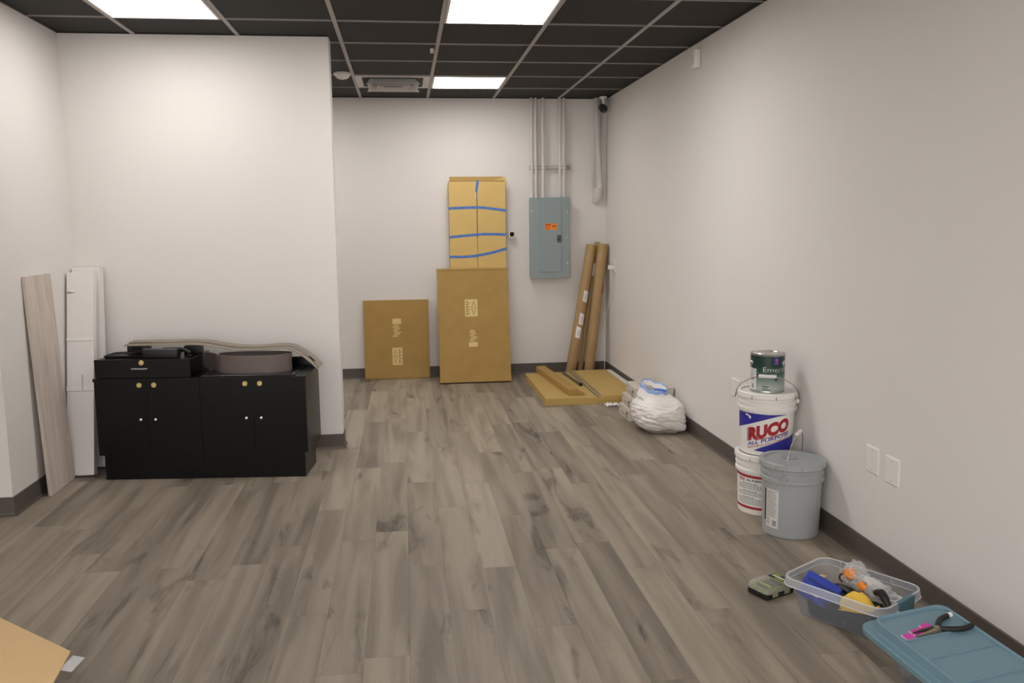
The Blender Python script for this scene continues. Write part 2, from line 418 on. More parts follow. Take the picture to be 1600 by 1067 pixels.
# supply air diffuser: dark recess with stepped deflector blades
cx, cy = GX+T/2, GY+3.5*T
t = thing('air_vent', 'grey square ceiling air vent with angled deflector blades next to the far light', 'vent', (cx, cy, ZC))
h = T/2-0.013; f = BM()
for a in ((-h, h, -h, -h+0.05), (-h, h, h-0.05, h), (-h, -h+0.05, -h+0.05, h-0.05), (h-0.05, h, -h+0.05, h-0.05)): bx(f, *a, -0.004, 0.005)
VENT = mat('vent_grey', 'cfcbc8', 0.5)
obj('frame', f, VENT, t)
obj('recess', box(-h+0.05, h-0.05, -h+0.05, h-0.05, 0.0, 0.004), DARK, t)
def blade(bm, side, half, off, zt, zb, flare, th=0.003):
    """sloping blade facing outward on one side of the square"""
    c, s = [(0, -1), (1, 0), (0, 1), (-1, 0)][side]
    R = Matrix.Rotation(side*PI/2, 4, 'Z')
    P = [(-half+flare, -off, zt), (half-flare, -off, zt), (half, -off-flare, zb), (-half, -off-flare, zb)]
    a = [bm.verts.new(R @ Vector(p)) for p in P]; b_ = [bm.verts.new(R @ Vector((p[0], p[1]+th, p[2]+th*0.5))) for p in P]
    bm.faces.new(a); bm.faces.new(b_[::-1])
    for i in range(4): bm.faces.new((a[i], b_[i], b_[(i+1) % 4], a[(i+1) % 4]))
for side in range(4):
    bb = BM(); blade(bb, side, 0.215, 0.165, 0.0, -0.05, 0.035); blade(bb, side, 0.145, 0.095, 0.0, -0.055, 0.03)
    obj('deflector', bb, VENT, t)
obj('centre_plate', box(-0.075, 0.075, -0.075, 0.075, -0.03, -0.024, 0.002), DARK, t)
# wall-mounted motion sensor high on the right wall
t = thing('motion_sensor', 'small white motion sensor high on the right wall under the ceiling', 'sensor', (XR, 5.62, 2.435), (0, 0, -PI/2))
obj('housing', loft(BM(), [rrect(0.062, 0.045, 0.014, z, 4, 0, -0.0225) for z in (0.0, 0.115)]), WHITE, t, True)
obj('lens', box(-0.02, 0.02, -0.048, -0.044, 0.03, 0.07, 0.001), mat('sensor_lens', 'd9d6d2', 0.3), t)
# security camera in the back corner
t = thing('security_camera', 'small black security camera on a white bracket in the back corner', 'camera', (1.862, 8.085, ZC))
obj('mount', lathe(BM(), [(0, 0), (0.036, 0), (0.036, -0.016), (0.014, -0.024), (0.012, -0.05), (0, -0.05)], 24), WHITE, t, True)
obj('arm', tube(BM(), [(0, 0, -0.045), (-0.002, -0.015, -0.065), (-0.004, -0.02, -0.08)], 0.012), WHITE, t, True)
Mh = Matrix.Translation((-0.006, -0.02, -0.105)) @ Matrix.Rotation(math.radians(112), 4, 'X')
obj('head', lathe(BM(), [(0, -0.045), (0.03, -0.045), (0.036, -0.03), (0.036, 0.035), (0.03, 0.042), (0, 0.04)], 24, Mh), BLKP, t, True)
obj('indicator', lathe(BM(), [(0, 0), (0.004, 0), (0.004, 0.003), (0, 0.004)], 10, Mh @ Matrix.Translation((0.0, -0.02, 0.04))), mat('green_lens', '3fd08a', 0.3), t)

# ------------------------------------------------------------------ conduits, strut, drain pipe
names = ['leftmost of five pale vertical conduit pipes above the grey breaker panel',
 'second from left of five pale vertical conduit pipes above the breaker panel',
 'middle one of five pale vertical conduit pipes above the breaker panel',
 'fourth from left of five pale vertical conduit pipes above the breaker panel',
 'rightmost of five pale vertical conduit pipes above the breaker panel']
for i, (x, n_) in enumerate(zip((1.205, 1.243, 1.313, 1.473, 1.513), names)):
    bb = tube(BM(), [(x, 8.196, 1.6865), (x, 8.196, ZC)], 0.0135, 14)
    t = thing('conduit_pipe', n_, 'pipe', (x, 8.196, 1.6865), group='conduit pipes above the panel')
    obj('pipe', tube(BM(), [(0, 0, 0.0), (0, 0, ZC-1.6865)], 0.0135, 14), PIPE, t, True)
    obj('connector', lathe(BM(), [(0.0136, 0.0), (0.019, 0.0), (0.019, 0.012), (0.0165, 0.014), (0.0165, 0.032), (0.0136, 0.034)], 16), PIPE, t, True)
    cl = BM(); bx(cl, -0.018, 0.018, -0.017, 0.022, 0.264, 0.276)
    obj('strap_clamp', cl, PIPE, t)
t = thing('strut_channel', 'short horizontal strut channel clamping the conduit pipes to the back wall', 'bracket', (1.36, YB, 1.945))
b = BM(); bx(b, -0.17, 0.215, -0.041, -0.02, 0, 0.006); bx(b, -0.17, 0.215, -0.041, -0.02, 0.033, 0.039); bx(b, -0.17, -0.16, -0.041, 0, 0.0, 0.039); bx(b, 0.205, 0.215, -0.041, 0, 0.0, 0.039)
obj('channel', b, mat('strut_shade_grey', 'a8a29c', 0.5), t)  # rails darker than the painted channel, standing in for its shadow lines
t = thing('drain_pipe', 'thick pale vertical pipe curving into the back wall near the right corner', 'pipe', (1.84, 8.2, 1.64))
pp = [(0, 0, ZC-1.64), (0, 0, 0.12), (0, 0.003, 0.085), (0, 0.012, 0.055), (0, 0.028, 0.03), (0, 0.056, 0.012)]
obj('pipe', tube(BM(), pp, 0.042, 24), PIPE, t, True)
obj('coupling', lathe(BM(), [(0.042, 0.1), (0.046, 0.1), (0.046, 0.128), (0.042, 0.128)], 24), PIPE, t, True)
# pipe stub
t = thing('pipe_stub', 'short white open pipe stub sticking out of the back wall by the taped carton', 'pipe', (1.012, YB, 1.347), (PI/2, 0, 0))
obj('pipe', lathe(BM(), [(0.021, 0), (0.033, 0), (0.033, 0.07), (0.024, 0.07), (0.024, 0.004), (0, 0.004)], 28), WHITE, t, True)
obj('bore', lathe(BM(), [(0, 0.03), (0.0238, 0.03), (0.0238, 0.028), (0, 0.028)], 28), DARK, t)

# ------------------------------------------------------------------ breaker panel
t = thing('breaker_panel', 'grey electrical breaker panel with orange warning sticker on the back wall', 'electrical panel', (1.365, YB, 1.308))
def P_(x, z): return x-1.365, z-1.308
obj('enclosure', box(-0.18, 0.18, -0.1, 0, -0.37, 0.37), PANEL, t)
obj('cover', box(-0.189, 0.189, -0.116, -0.1, -0.379, 0.378, 0.003), PANEL, t)
d = obj('door', box(-0.1, 0.11, -0.122, -0.116, -0.318, 0.316, 0.002), PANEL, t)
obj('latch', box(0.068, 0.11, -0.126, -0.122, -0.041, 0.028, 0.002), mat('latch_dark', '55524f', 0.4), d)
obj('lock', lathe(BM(), [(0, 0), (0.008, 0), (0.008, 0.003), (0, 0.003)], 14, Matrix.Translation((0.08, -0.126, -0.012)) @ Matrix.Rotation(PI/2, 4, 'X')), DARK, d)
ws = obj('warning_sticker', box(-0.049, 0.068, -0.1228, -0.122, 0.077, 0.136), mat('sticker_orange', 'f08a24', 0.5), d, label='orange warning sticker')
bb = poly_bm(rects([(-0.044, 0.008, 0.118, 0.131), (-0.044, 0.0, 0.108, 0.111), (-0.044, 0.004, 0.1, 0.103), (-0.044, -0.004, 0.092, 0.095), (-0.044, 0.002, 0.084, 0.087)]))
obj('sticker_print', warp(bb, lambda x, y: (x, -0.1232, y)), mat('sticker_print', 'a8501a', 0.6), d)
bb = poly_bm([[(0.018, 0.116), (0.03, 0.122), (0.036, 0.113), (0.026, 0.106)], [(0.04, 0.114), (0.052, 0.12), (0.058, 0.108), (0.046, 0.105)], [(0.036, 0.106), (0.044, 0.106), (0.041, 0.092)]])
obj('sticker_symbol', warp(bb, lambda x, y: (x, -0.1234, y)), mat('sticker_dark', '5a2a10', 0.6), d)
for x, z in ((-0.172, 0.253), (0.167, 0.251), (0.164, 0.006), (0.168, -0.237), (-0.175, -0.231)):
    obj('screw', lathe(BM(), [(0, 0.003), (0.005, 0.002), (0.006, 0)], 10, Matrix.Translation((x, -0.116, z)) @ Matrix.Rotation(PI/2, 4, 'X')), CHROME, t)

# ------------------------------------------------------------------ plates on the right wall
def plate(y0, y1, z0, z1, label, screws=True):
    t = thing('wall_plate', label, 'wall plate', (XR, (y0+y1)/2, (z0+z1)/2), (0, 0, -PI/2), 'blank wall plates on the right wall')
    hw, hh = (y1-y0)/2, (z1-z0)/2
    b = loft(BM(), [[Vector((x, -d_, z)) for x, z in ((-a, -c), (a, -c), (a, c), (-a, c))] for d_, a, c in ((0, hw, hh), (0.003, hw, hh), (0.0065, hw-0.005, hh-0.005))])
    obj('cover', b, WHITE, t)
    for z in (-hh*0.72, hh*0.72):
        obj('screw', lathe(BM(), [(0, 0.001), (0.003, 0.0008), (0.0035, 0)], 10, Matrix.Translation((0, -0.0065, z)) @ Matrix.Rotation(PI/2, 4, 'X')), mat('screw_white', 'c9c5c1', 0.4), t)
plate(3.288, 3.386, 0.394, 0.508, 'blank white wall plate on the right wall, left one of the near pair')
plate(3.136, 3.236, 0.388, 0.502, 'blank white wall plate on the right wall, right one of the near pair')
plate(4.80, 4.93, 0.412, 0.522, 'blank white wall plate on the right wall just behind the white joint compound bucket')
t = thing('wall_outlet', 'white outlet plate on the right wall near the back corner', 'outlet', (XR, 7.9, 1.04), (0, 0, -PI/2))
obj('cover', box(-0.055, 0.055, -0.006, 0, -0.057, 0.057, 0.002), WHITE, t)
obj('socket', box(-0.018, 0.018, -0.008, -0.006, -0.045, 0.03), mat('socket_white', 'dcd8d4', 0.4), t)
t = thing('power_adapter', 'white plug adapter with thin cord in the outlet beside the cardboard tubes', 'plug', (XR-0.0085, 7.9, 1.035), (0, 0, -PI/2))
obj('body', box(-0.02, 0.02, -0.055, 0, -0.018, 0.018, 0.004), WHITE, t)
cordp = bez([(0.0, -0.03, -0.016), (-0.01, -0.022, -0.06), (-0.07, -0.012, -0.24), (-0.22, -0.01, -0.42), (-0.26, -0.01, -0.455), (-0.21, -0.01, -0.49), (-0.19, -0.01, -0.46)], 8)
obj('cord', tube(BM(), cordp, 0.0025, 6), WHITE, t, True)

# ------------------------------------------------------------------ leaning cartons on the back wall
def lean_thing(name, label, cat, x, y, ang, rz=0.0, group=None):
    """Empty on the lower back edge; local x = width, -y = front, z = up the length"""
    t = thing(name, label, cat, (x, y, 0.0005), (0, 0, 0), group)
    t.rotation_euler = (Matrix.Rotation(rz, 3, 'Z') @ Matrix.Rotation(-ang, 3, 'X')).to_euler(); return t
def stamp(parent, x0, x1, z0, z1, yf, flip, weak=False):
    """pale printed patch with a lozenge emblem and rows of small marks"""
    w_, h_ = x1-x0, z1-z0
    if not weak:
        obj('printed_patch', warp(poly_bm(rects([(x0, x1, z0, z1)])), lambda x, y: (x, yf-0.0006, y)), STAMP, parent)
        c0 = x0+w_*(0.3 if flip else 0.7); mz = (z0+z1)/2
        def loz(a, b_):
            return [(c0-a, mz), (c0, mz-b_), (c0+a, mz), (c0, mz+b_)]
        o_, i_ = loz(w_*0.2, h_*0.42), loz(w_*0.15, h_*0.34)
        polys = [[o_[k], o_[(k+1) % 4], i_[(k+1) % 4], i_[k]] for k in range(4)] + [loz(w_*0.05, h_*0.05)]
        tx = x0+w_*(0.64 if flip else 0.1)
        for k in range(6): polys += rects([(tx, tx+w_*0.14, z0+h_*(0.1+0.14*k), z0+h_*(0.18+0.14*k))])
        for k in range(4): polys += rects([(tx+w_*0.2, tx+w_*0.26, z0+h_*(0.12+0.2*k), z0+h_*(0.22+0.2*k))])
        obj('emblem', warp(poly_bm(polys), lambda x, y: (x, yf-0.0012, y)), STAMPD, parent)
    else:
        polys = []
        if flip: polys += rects([(x0+w_*0.1, x1, z1-h_*0.3, z1)])
        else: polys += rects([(x0, x1, z0, z0+h_*0.26)])
        for k in range(7):
            zz = (z0+h_*0.1*k) if flip else (z0+h_*(0.32+0.095*k))
            a = x0+w_*(0.1+0.25*((k*37) % 5)/5); polys += rects([(a, a+w_*(0.5+0.3*((k*13) % 3)/3), zz, zz+h_*0.055)])
        obj('printed_patch', warp(poly_bm(polys), lambda x, y: (x, yf-0.0006, y)), STAMP, parent)
# small square carton
t = lean_thing('flat_carton', 'small square flat cardboard carton leaning on the back wall by itself', 'carton', -0.096, 8.205, 0.062)
b = box(-0.305, 0.305, -0.034, 0, 0, 0.745, 0.003); obj('carton', b, CARD, t)
obj('flap_seam', box(-0.3045, 0.3045, -0.0345, -0.034, 0.008, 0.0095), CARDE, t)
stamp(t, -0.045, 0.05, 0.13, 0.295, -0.034, True); stamp(t, -0.045, 0.045, 0.40, 0.57, -0.034, True, True)
# big carton
t = lean_thing('flat_carton', 'tall flat cardboard carton standing in front of the blue-taped carton', 'carton', 0.618, 7.862, 0.2185)
obj('carton', box(-0.327, 0.327, -0.05, 0, 0, 1.05, 0.004), CARD, t)
obj('lid_edge', box(-0.331, 0.331, -0.054, -0.03, 0.0, 0.02, 0.002), CARD, t)
obj('top_edge', box(-0.331, 0.331, -0.054, -0.03, 1.036, 1.054, 0.002), CARD, t)
stamp(t, -0.08, 0.037, 0.605, 0.765, -0.05, False); stamp(t, -0.055, 0.027, 0.325, 0.49, -0.05, False, True)
# blue-taped carton
t = lean_thing('taped_carton', 'tall narrow cardboard carton bound with blue masking tape on the back wall', 'carton', 0.684, 8.21, 0.022)
TX0, TX1 = -0.263, 0.263
for a, c in ((TX0, -0.006), (-0.003, TX1)):
    obj('carton_half', box(a, c, -0.11, -0.004, 0, 1.835, 0.004), CARD3, t)
obj('backing', box(TX0+0.004, TX1-0.004, -0.1, -0.0, 0.002, 1.84), CARDE, t)
fl_ = BM(); bx(fl_, TX0+0.012, TX1-0.012, -0.03, -0.024, 1.84, 1.885)
obj('top_flap', fl_, mat('cardboard_mid', 'bf9e5e', 0.85), t)
fr = BM(); prism(fr, [(TX1-0.11, 1.842), (TX1-0.015, 1.842), (TX1+0.022, 1.795), (TX1+0.004, 1.85), (TX1-0.004, 1.876)], -0.118, -0.112)
obj('torn_flap', fr, CARD3, t)
def front_strip(pts, w_, yf):
    """tape strip following a polyline in local x,z across the front"""
    P = bez([(x, 0, z) for x, z in pts], 6); bm = BM(); rings = []
    for i, p in enumerate(P):
        d = (P[min(i+1, len(P)-1)]-P[max(i-1, 0)]).normalized(); n = Vector((-d.z, 0, d.x))*(w_/2)
        rings.append([bm.verts.new((q.x, y, q.z)) for q, y in ((p-n, yf), (p+n, yf), (p+n, yf-0.0012), (p-n, yf-0.0012))])
    for A, B in zip(rings, rings[1:]):
        for k in range(4): bm.faces.new((A[k], A[(k+1) % 4], B[(k+1) % 4], B[k]))
    bm.faces.new(rings[0][::-1]); bm.faces.new(rings[-1]); return bm
for pts in ([(-0.263, 1.59), (-0.009, 1.597), (0.12, 1.586), (0.263, 1.566)], [(-0.263, 1.325), (-0.013, 1.346), (0.12, 1.349), (0.263, 1.343)],
            [(-0.263, 1.143), (-0.12, 1.142), (-0.015, 1.151), (0.135, 1.178), (0.263, 1.212)]):
    bb = front_strip(pts, 0.025, -0.1102)
    for sx, (x, z) in ((-1, pts[0]), (1, pts[-1])):
        xs = sorted((sx*0.263, sx*0.2645)); bx(bb, xs[0], xs[1], -0.1114, -0.03, z-0.0125, z+0.0125)
    obj('tape_strip', bb, TAPE, t)
obj('tape_strip', front_strip([(0.0, 1.845), (0.004, 1.82), (-0.004, 1.78), (-0.008, 1.735)], 0.024, -0.1102), TAPE, t)
obj('clear_tape', front_strip([(-0.016, 1.735), (-0.014, 1.70), (-0.014, 1.67)], 0.016, -0.1106), CLEARF, t)
obj('seam', box(-0.0075, -0.0015, -0.1105, -0.1, 1.32, 1.73), DARK, t)

# ------------------------------------------------------------------ cardboard tubes in the corner
def leaning_tube(name, label, p0, p1, r, group):
    p0, p1 = Vector(p0), Vector(p1); d = p1-p0
    t = thing(name, label, 'tube', p0, group=group); t.rotation_mode = 'QUATERNION'
    t.rotation_quaternion = Vector((0, 0, 1)).rotation_difference(d.normalized()); L = d.length
    obj('tube', lathe(BM(), [(0, 0.0), (r-0.002, 0.0), (r, 0.003), (r, L-0.002), (r-0.002, L), (r-0.006, L), (r-0.006, L-0.02), (0, L-0.02)], 28), CARDT, t, True)
    obj('end_tape', lathe(BM(), [(r+0.0002, L-0.075), (r+0.001, L-0.075), (r+0.001, L+0.0005), (r-0.006, L+0.001)], 28), mat('packing_tape', 'a98e58', 0.3), t, True)
    return t, L
def wrap_label(parent, r, z, a, w_, h_, m, name='paper_label', tilt=0.0):
    bm = poly_bm([[(-w_/2, -h_/2-tilt), (w_/2, -h_/2+tilt), (w_/2, h_/2+tilt), (-w_/2, h_/2-tilt)]], 0.012)
    R = r+0.0012
    return obj(name, warp(bm, lambda x, y: (R*math.sin(a+x/R), -R*math.cos(a+x/R), z+y)), m, parent)
t1, L1 = leaning_tube('cardboard_tube', 'leaning brown cardboard tube with three white labels, left of the corner pair', (1.545, 8.075, 0.012), (1.776, 8.185, 1.235), 0.048, 'cardboard tubes in the corner')
for z, a in ((0.755, 0.35), (0.535, 0.3), (0.405, 0.05)):
    lb = wrap_label(t1, 0.048, z, a, 0.05, 0.105, PRINTW, tilt=-0.006)
    R = 0.0498
    bb = poly_bm(rects([(-0.018, 0.012, z-0.03+0.011*k, z-0.027+0.011*k) for k in range(5)]), 0.012)
    obj('label_print', warp(bb, lambda x, y: (R*math.sin(a+x/R), -R*math.cos(a+x/R), y)), INKL, lb)
t2, L2 = leaning_tube('cardboard_tube', 'brown cardboard tube with a red mark, right one of the corner pair', (1.722, 8.06, 0.012), (1.876, 8.13, 1.245), 0.048, 'cardboard tubes in the corner')
wrap_label(t2, 0.048, 0.82, 0.95, 0.03, 0.09, mat('red_tag', 'b8322c', 0.6), 'red_tag')
t3, L3 = leaning_tube('cardboard_tube', 'thin cardboard tube standing behind the gap between the two thick tubes', (1.655, 8.16, 0.012), (1.842, 8.228, 1.262), 0.024, 'cardboard tubes in the corner')
wrap_label(t3, 0.024, 1.0, -0.2, 0.02, 0.12, PRINTW); wrap_label(t3, 0.024, 0.78, -0.2, 0.016, 0.09, INKL)

# ------------------------------------------------------------------ flat cartons on the floor
t = thing('floor_carton', 'left flat cardboard carton lying on the floor under the long narrow carton', 'carton', (1.09, 6.73, 0))
obj('carton', prism(BM(), [(0, 0), (0.43, 0), (0.43, 0.0535), (0, 0.055)], 0, 1.22), CARD2, t)
obj('corner_tape', box(-0.001, 0.05, 1.19, 1.221, 0.0, 0.0562), CLEARF, t)
t = thing('floor_carton', 'right flat cardboard carton lying on the floor below the cardboard tubes', 'carton', (1.523, 6.735, 0))
obj('carton', prism(BM(), [(0, 0), (0.335, 0), (0.335, 0.064), (0, 0.062)], 0, 1.235), CARD2, t)
obj('flap_seam', box(0.01, 0.33, -0.001, 0.0, 0.022, 0.024), CARDE, t)
t = thing('narrow_carton', 'long narrow cardboard carton lying diagonally on top of the flat cartons', 'carton', (1.335, 6.83, 0.0556), (0, 0, math.radians(4.2)))
b = box(-0.045, 0.045, 0, 1.2, 0, 0.052, 0.003); obj('carton', b, CARD, t)
obj('open_flap', prism(BM(), [(0.045, 0.002), (0.1, 0.0008), (0.085, 0.02), (0.045, 0.035)], 0.0, 0.06), CARD, t)
METAL = mat('galvanised_strip', 'a7a2a0', 0.35, 0.7)
for x, lab in ((1.513, 'left one of two thin metal strips along the seam of the flat cartons'), (1.541, 'right one of two thin metal strips along the seam of the flat cartons')):
    zb = 0.0541 if x < 1.52 else 0.0628
    m_ = box(x-0.007, x+0.007, 6.76, 7.97, zb, zb+0.004); tag(obj('metal_strip', m_, METAL), lab, 'strip', 'metal strips on the cartons')
b = BM(); M_ = Matrix.Translation((1.475, 7.25, 0.0548)) @ Matrix.Rotation(math.radians(3.5), 4, 'Z')
bx(b, -0.008, 0.008, 0.0, 0.62, 0, 0.018, M_)
t = thing('metal_rod', 'dark metal rod with a blunt end lying beside the long narrow carton', 'rod'); obj('rod', b, mat('dark_metal', '5c5a60', 0.35, 0.6), t)
b = BM(); bx(b, -0.013, 0.013, -0.03, 0.0, 0, 0.024, M_); obj('end_cap', b, BLKP, t)
tag(obj('foam_board', box(1.865, 1.914, 7.0, 7.95, 0, 0.066, 0.003), FOAM), 'white foam board on the floor between flat carton and right wall', 'board')
# crumpled plastic scrap
b = BM(); g = 10
V = [[b.verts.new((1.555+0.105*i/g+0.006*noise.noise((i, j, 3)), 6.60+0.10*j/g, 0.003+0.028*abs(noise.noise((i*0.5, j*0.6, 1.7))))) for j in range(g+1)] for i in range(g+1)]
for i in range(g):
    for j in range(g): b.faces.new((V[i][j], V[i+1][j], V[i+1][j+1], V[i][j+1]))
tag(obj('plastic_scrap', b, BAG, smooth=True), 'scrap of crumpled white plastic on the floor in front of the flat carton', 'plastic')

# stack of small printed cartons
def small_carton(x, y, z, rz, label, top=False):
    t = thing('small_carton', label, 'carton', (x, y, z), (0, 0, rz), 'small printed cartons beside the white bag')
    w_, d_, h_ = 0.29, 0.30, 0.083
    obj('carton', box(0, w_, 0, d_, 0, h_, 0.004), CARTON, t)
    pr = rects([(0.03, 0.075, 0.045, 0.07), (0.035, 0.05, 0.05, 0.065)]) + [[(0.2, 0.012), (0.225, 0.012), (0.235, 0.055), (0.21, 0.055)], [(0.242, 0.012), (0.262, 0.012), (0.262, 0.03), (0.242, 0.03)], [(0.24, 0.04), (0.27, 0.04), (0.27, 0.06), (0.24, 0.06)]]
    pr += rects([(0.05, 0.17, 0.02, 0.024), (0.06, 0.16, 0.03, 0.033)])
    obj('side_print', warp(poly_bm(pr[1:]), lambda a, b_: (-0.0006, d_-a, b_)), mat('carton_ink', '5f574f', 0.8), t)
    obj('front_print', warp(poly_bm(rects([(0.03, 0.1, 0.04, 0.065), (0.104, 0.16, 0.05, 0.056), (0.104, 0.15, 0.04, 0.046)])), lambda a, b_: (a, -0.0006, b_)), mat('carton_ink', '5f574f', 0.8), t)
    if top:
        obj('top_print', warp(poly_bm(rects([(0.06, 0.24, 0.18, 0.2), (0.06, 0.2, 0.14, 0.15)])), lambda a, b_: (a, b_, h_+0.0006)), mat('carton_ink_faint', '9a9186', 0.8), t)
        fl = BM(); M2 = Matrix.Translation((0.08, 0.02, h_+0.001)) @ Matrix.Rotation(-0.05, 4, 'Y'); bx(fl, 0, 0.17, 0, 0.1, 0, 0.004, M2)
        obj('loose_flap', fl, CARTON, t)
    return t
small_carton(1.60, 6.075, 0.0005, 0.0, 'small grey printed carton, bottom of the three stacked by the white bag')
small_carton(1.612, 6.07, 0.0845, -0.03, 'small grey printed carton, middle of the three stacked by the white bag')
small_carton(1.632, 6.045, 0.1685, -0.05, 'small grey printed carton with loose flap, top of the stack by the white bag', True)

# white rubbish bag
t = thing('rubbish_bag', 'full white plastic rubbish bag with blue drawstring against the right wall', 'bag', (1.728, 5.79, 0))
b = BM(); bmesh.ops.create_icosphere(b, subdivisions=6, radius=1.0)
def sgp(v, e): return math.copysign(abs(v)**e, v)
for v in b.verts:
    p = v.co.normalized(); x, y, z = p; a = math.atan2(y, x)
    X, Y, Z = sgp(x, 0.85)*0.172, sgp(y, 0.85)*0.19, 0.142+sgp(z, 0.85)*0.142
    k = max(0.0, z)
    X *= 1-0.30*k**1.4; Y *= 1-0.35*k**1.4; X -= 0.03*k**2
    low = max(0.0, min(1.0, (0.05-z)/0.6))
    ear = math.exp(-((a+0.78)/0.30)**2)*low                     # pointed corner lying on the floor
    r_ = 1+0.30*ear
    if ear > 0.02: Z *= 1-0.45*ear
    n1 = noise.noise(p*1.7+Vector((4, 1, 2)))
    n2 = noise.noise(Vector((p.x*2.0, p.y*2.0, p.z*7.0+1.2*p.x))+Vector((1, 7, 3)))
    n3 = noise.noise(Vector((p.x*4.5, p.y*4.5, p.z*15+3*p.y))+Vector((5, 2, 8)))
    n4 = noise.noise(Vector((p.x*9, p.y*9, p.z*30+5*p.x)))
    r_ += 0.07*n1+0.055*(1-abs(n2)*2)+0.045*(0.5-abs(n3))+0.014*n4
    X *= r_; Y *= r_; Z *= 1+0.05*n1
    if Z < 0.012: Z = 0.001
    v.co = Vector((min(X, 0.184), min(Y, 0.215), Z))
obj('bag', b, BAG, t, True, ang=3)
b = BM(); g = 36
def mouth(k, h_, rr):
    a = 2*PI*k/g
    return Vector((-0.03+0.098*rr*math.cos(a), -0.01+0.085*rr*math.sin(a), h_+0.032*math.cos(a-2.2)+0.006*math.sin(4*a)+0.004*math.sin(9*a)))
rings = [[mouth(k, h_, rr) for k in range(g)] for h_, rr in ((0.24, 1.22), (0.275, 1.07), (0.305, 0.98), (0.318, 0.95), (0.312, 0.92), (0.28, 0.85))]
loft(b, rings, False, False); obj('bag_mouth', b, BAG, t, True, ang=3)
b = BM(); loft(b, [[mouth(k, h_, rr) for k in range(g)] for h_, rr in ((0.298, 1.012), (0.321, 0.965), (0.3225, 0.945), (0.313, 0.91))], False, False)
obj('drawstring', b, BLUEF, t, True, ang=3)
b = BM(); tube(b, bez([(-0.04, -0.05, 0.30), (-0.01, -0.075, 0.303), (0.02, -0.08, 0.298), (0.045, -0.05, 0.288)], 6), 0.008, 8); obj('drawstring_end', b, mat('blue_print', '4a82e0', 0.5), t, True)

# ------------------------------------------------------------------ black cabinets
CR = math.radians(-5.66)
def cabinet(x, y, wid, label, drawer):
    t = thing('salon_cabinet', label, 'cabinet', (x, y, 0), (0, 0, CR), 'black low cabinets')
    D = 0.385
    obj('body', box(0, wid, 0.018, D, 0.145, 0.578, 0.002), BLACK, t)
    obj('plinth', box(0.03 if drawer else 0.0, wid if drawer else wid-0.02, 0.004, D-0.08, 0, 0.145), BLACK, t)
    obj('top', box(-0.006 if drawer else 0.0, wid if drawer else wid+0.004, -0.002, D+0.005, 0.578, 0.596, 0.001), BLACK, t)
    for i in (0, 1):
        a, c = (0.0005, wid/2-0.0005) if i == 0 else (wid/2+0.0005, wid-0.0005)
        d = obj('door', box(a, c, 0, 0.018, 0.1455, 0.5775, 0.0005), BLACK, t)
        kx = wid/2 + (-0.042 if i == 0 else 0.042)
        M2 = Matrix.Translation((kx, 0.0, 0.557)) @ Matrix.Rotation(PI/2, 4, 'X')
        obj('lock', lathe(BM(), [(0, 0.004), (0.007, 0.004), (0.0075, 0.0055), (0.0135, 0.0055), (0.015, 0.003), (0.015, 0)], 24, M2), BRASS, d, True, 'round brass cam lock')
        M2 = Matrix.Translation((kx+0.003, 0.0, 0.358)) @ Matrix.Rotation(PI/2, 4, 'X')
        obj('knob', lathe(BM(), [(0.004, 0), (0.004, 0.008), (0.008, 0.011), (0.0095, 0.016), (0.007, 0.021), (0, 0.023)], 20, M2), CHROME, d, True, 'small round chrome knob')
    if drawer:
        obj('drawer_box', box(0.012, 0.55, 0.018, D-0.03, 0.596, 0.703, 0.002), BLACK, t)
        d = obj('drawer', box(0.01, 0.552, 0.0, 0.018, 0.599, 0.705, 0.0015), BLACK, t)
        M2 = Matrix.Translation((0.278, 0.0, 0.687)) @ Matrix.Rotation(PI/2, 4, 'X')
        obj('lock', lathe(BM(), [(0, 0.004), (0.007, 0.004), (0.0075, 0.0055), (0.0135, 0.0055), (0.015, 0.003), (0.015, 0)], 24, M2), BRASS, d, True, 'round brass cam lock')
        b = BM(); tube(b, [(0.226, -0.02, 0.654), (0.318, -0.02, 0.654)], 0.0035, 10)
        for px in (0.24, 0.304): tube(b, [(px, 0, 0.654), (px, -0.02, 0.654)], 0.003, 8)
        obj('handle', b, CHROME, d, True, 'thin chrome bar handle')
    else:
        obj('back_rail', box(0.03, wid-0.02, D-0.03, D, 0.596, 0.655, 0.002), BLACK, t)
    return t
def cab_pt(s, y=0.0, z=0.0):
    return Vector((-1.786 + s*math.cos(CR) - y*math.sin(CR), 5.14 + s*math.sin(CR) + y*math.cos(CR), z))
cabinet(-1.786, 5.14, 0.597, 'black low cabinet with a drawer on top, left one of the two', True)
p = cab_pt(0.598); cabinet(p.x, p.y, 0.606, 'black low cabinet carrying the brown vinyl coil, right one of the two', False)
def on_cab(name, label, cat, bmlist, s, y, z, extra=0.0):
    p = cab_pt(s, y, z); t = thing(name, label, cat, p, (0, 0, CR+extra))
    for n_, bm, m in bmlist: obj(n_, bm, m, t, True, ang=0.5)
    return t
# glossy black panel lying on the right cabinet
p = cab_pt(0.605, 0.012, 0.5965); o = obj('gloss_panel', box(0, 0.53, 0, 0.31, 0, 0.008, 0.0015), GLOSS); o.location = p; o.rotation_euler = (0, 0, CR)
tag(o, 'thin glossy black panel lying on the right cabinet under the brown coil', 'panel')
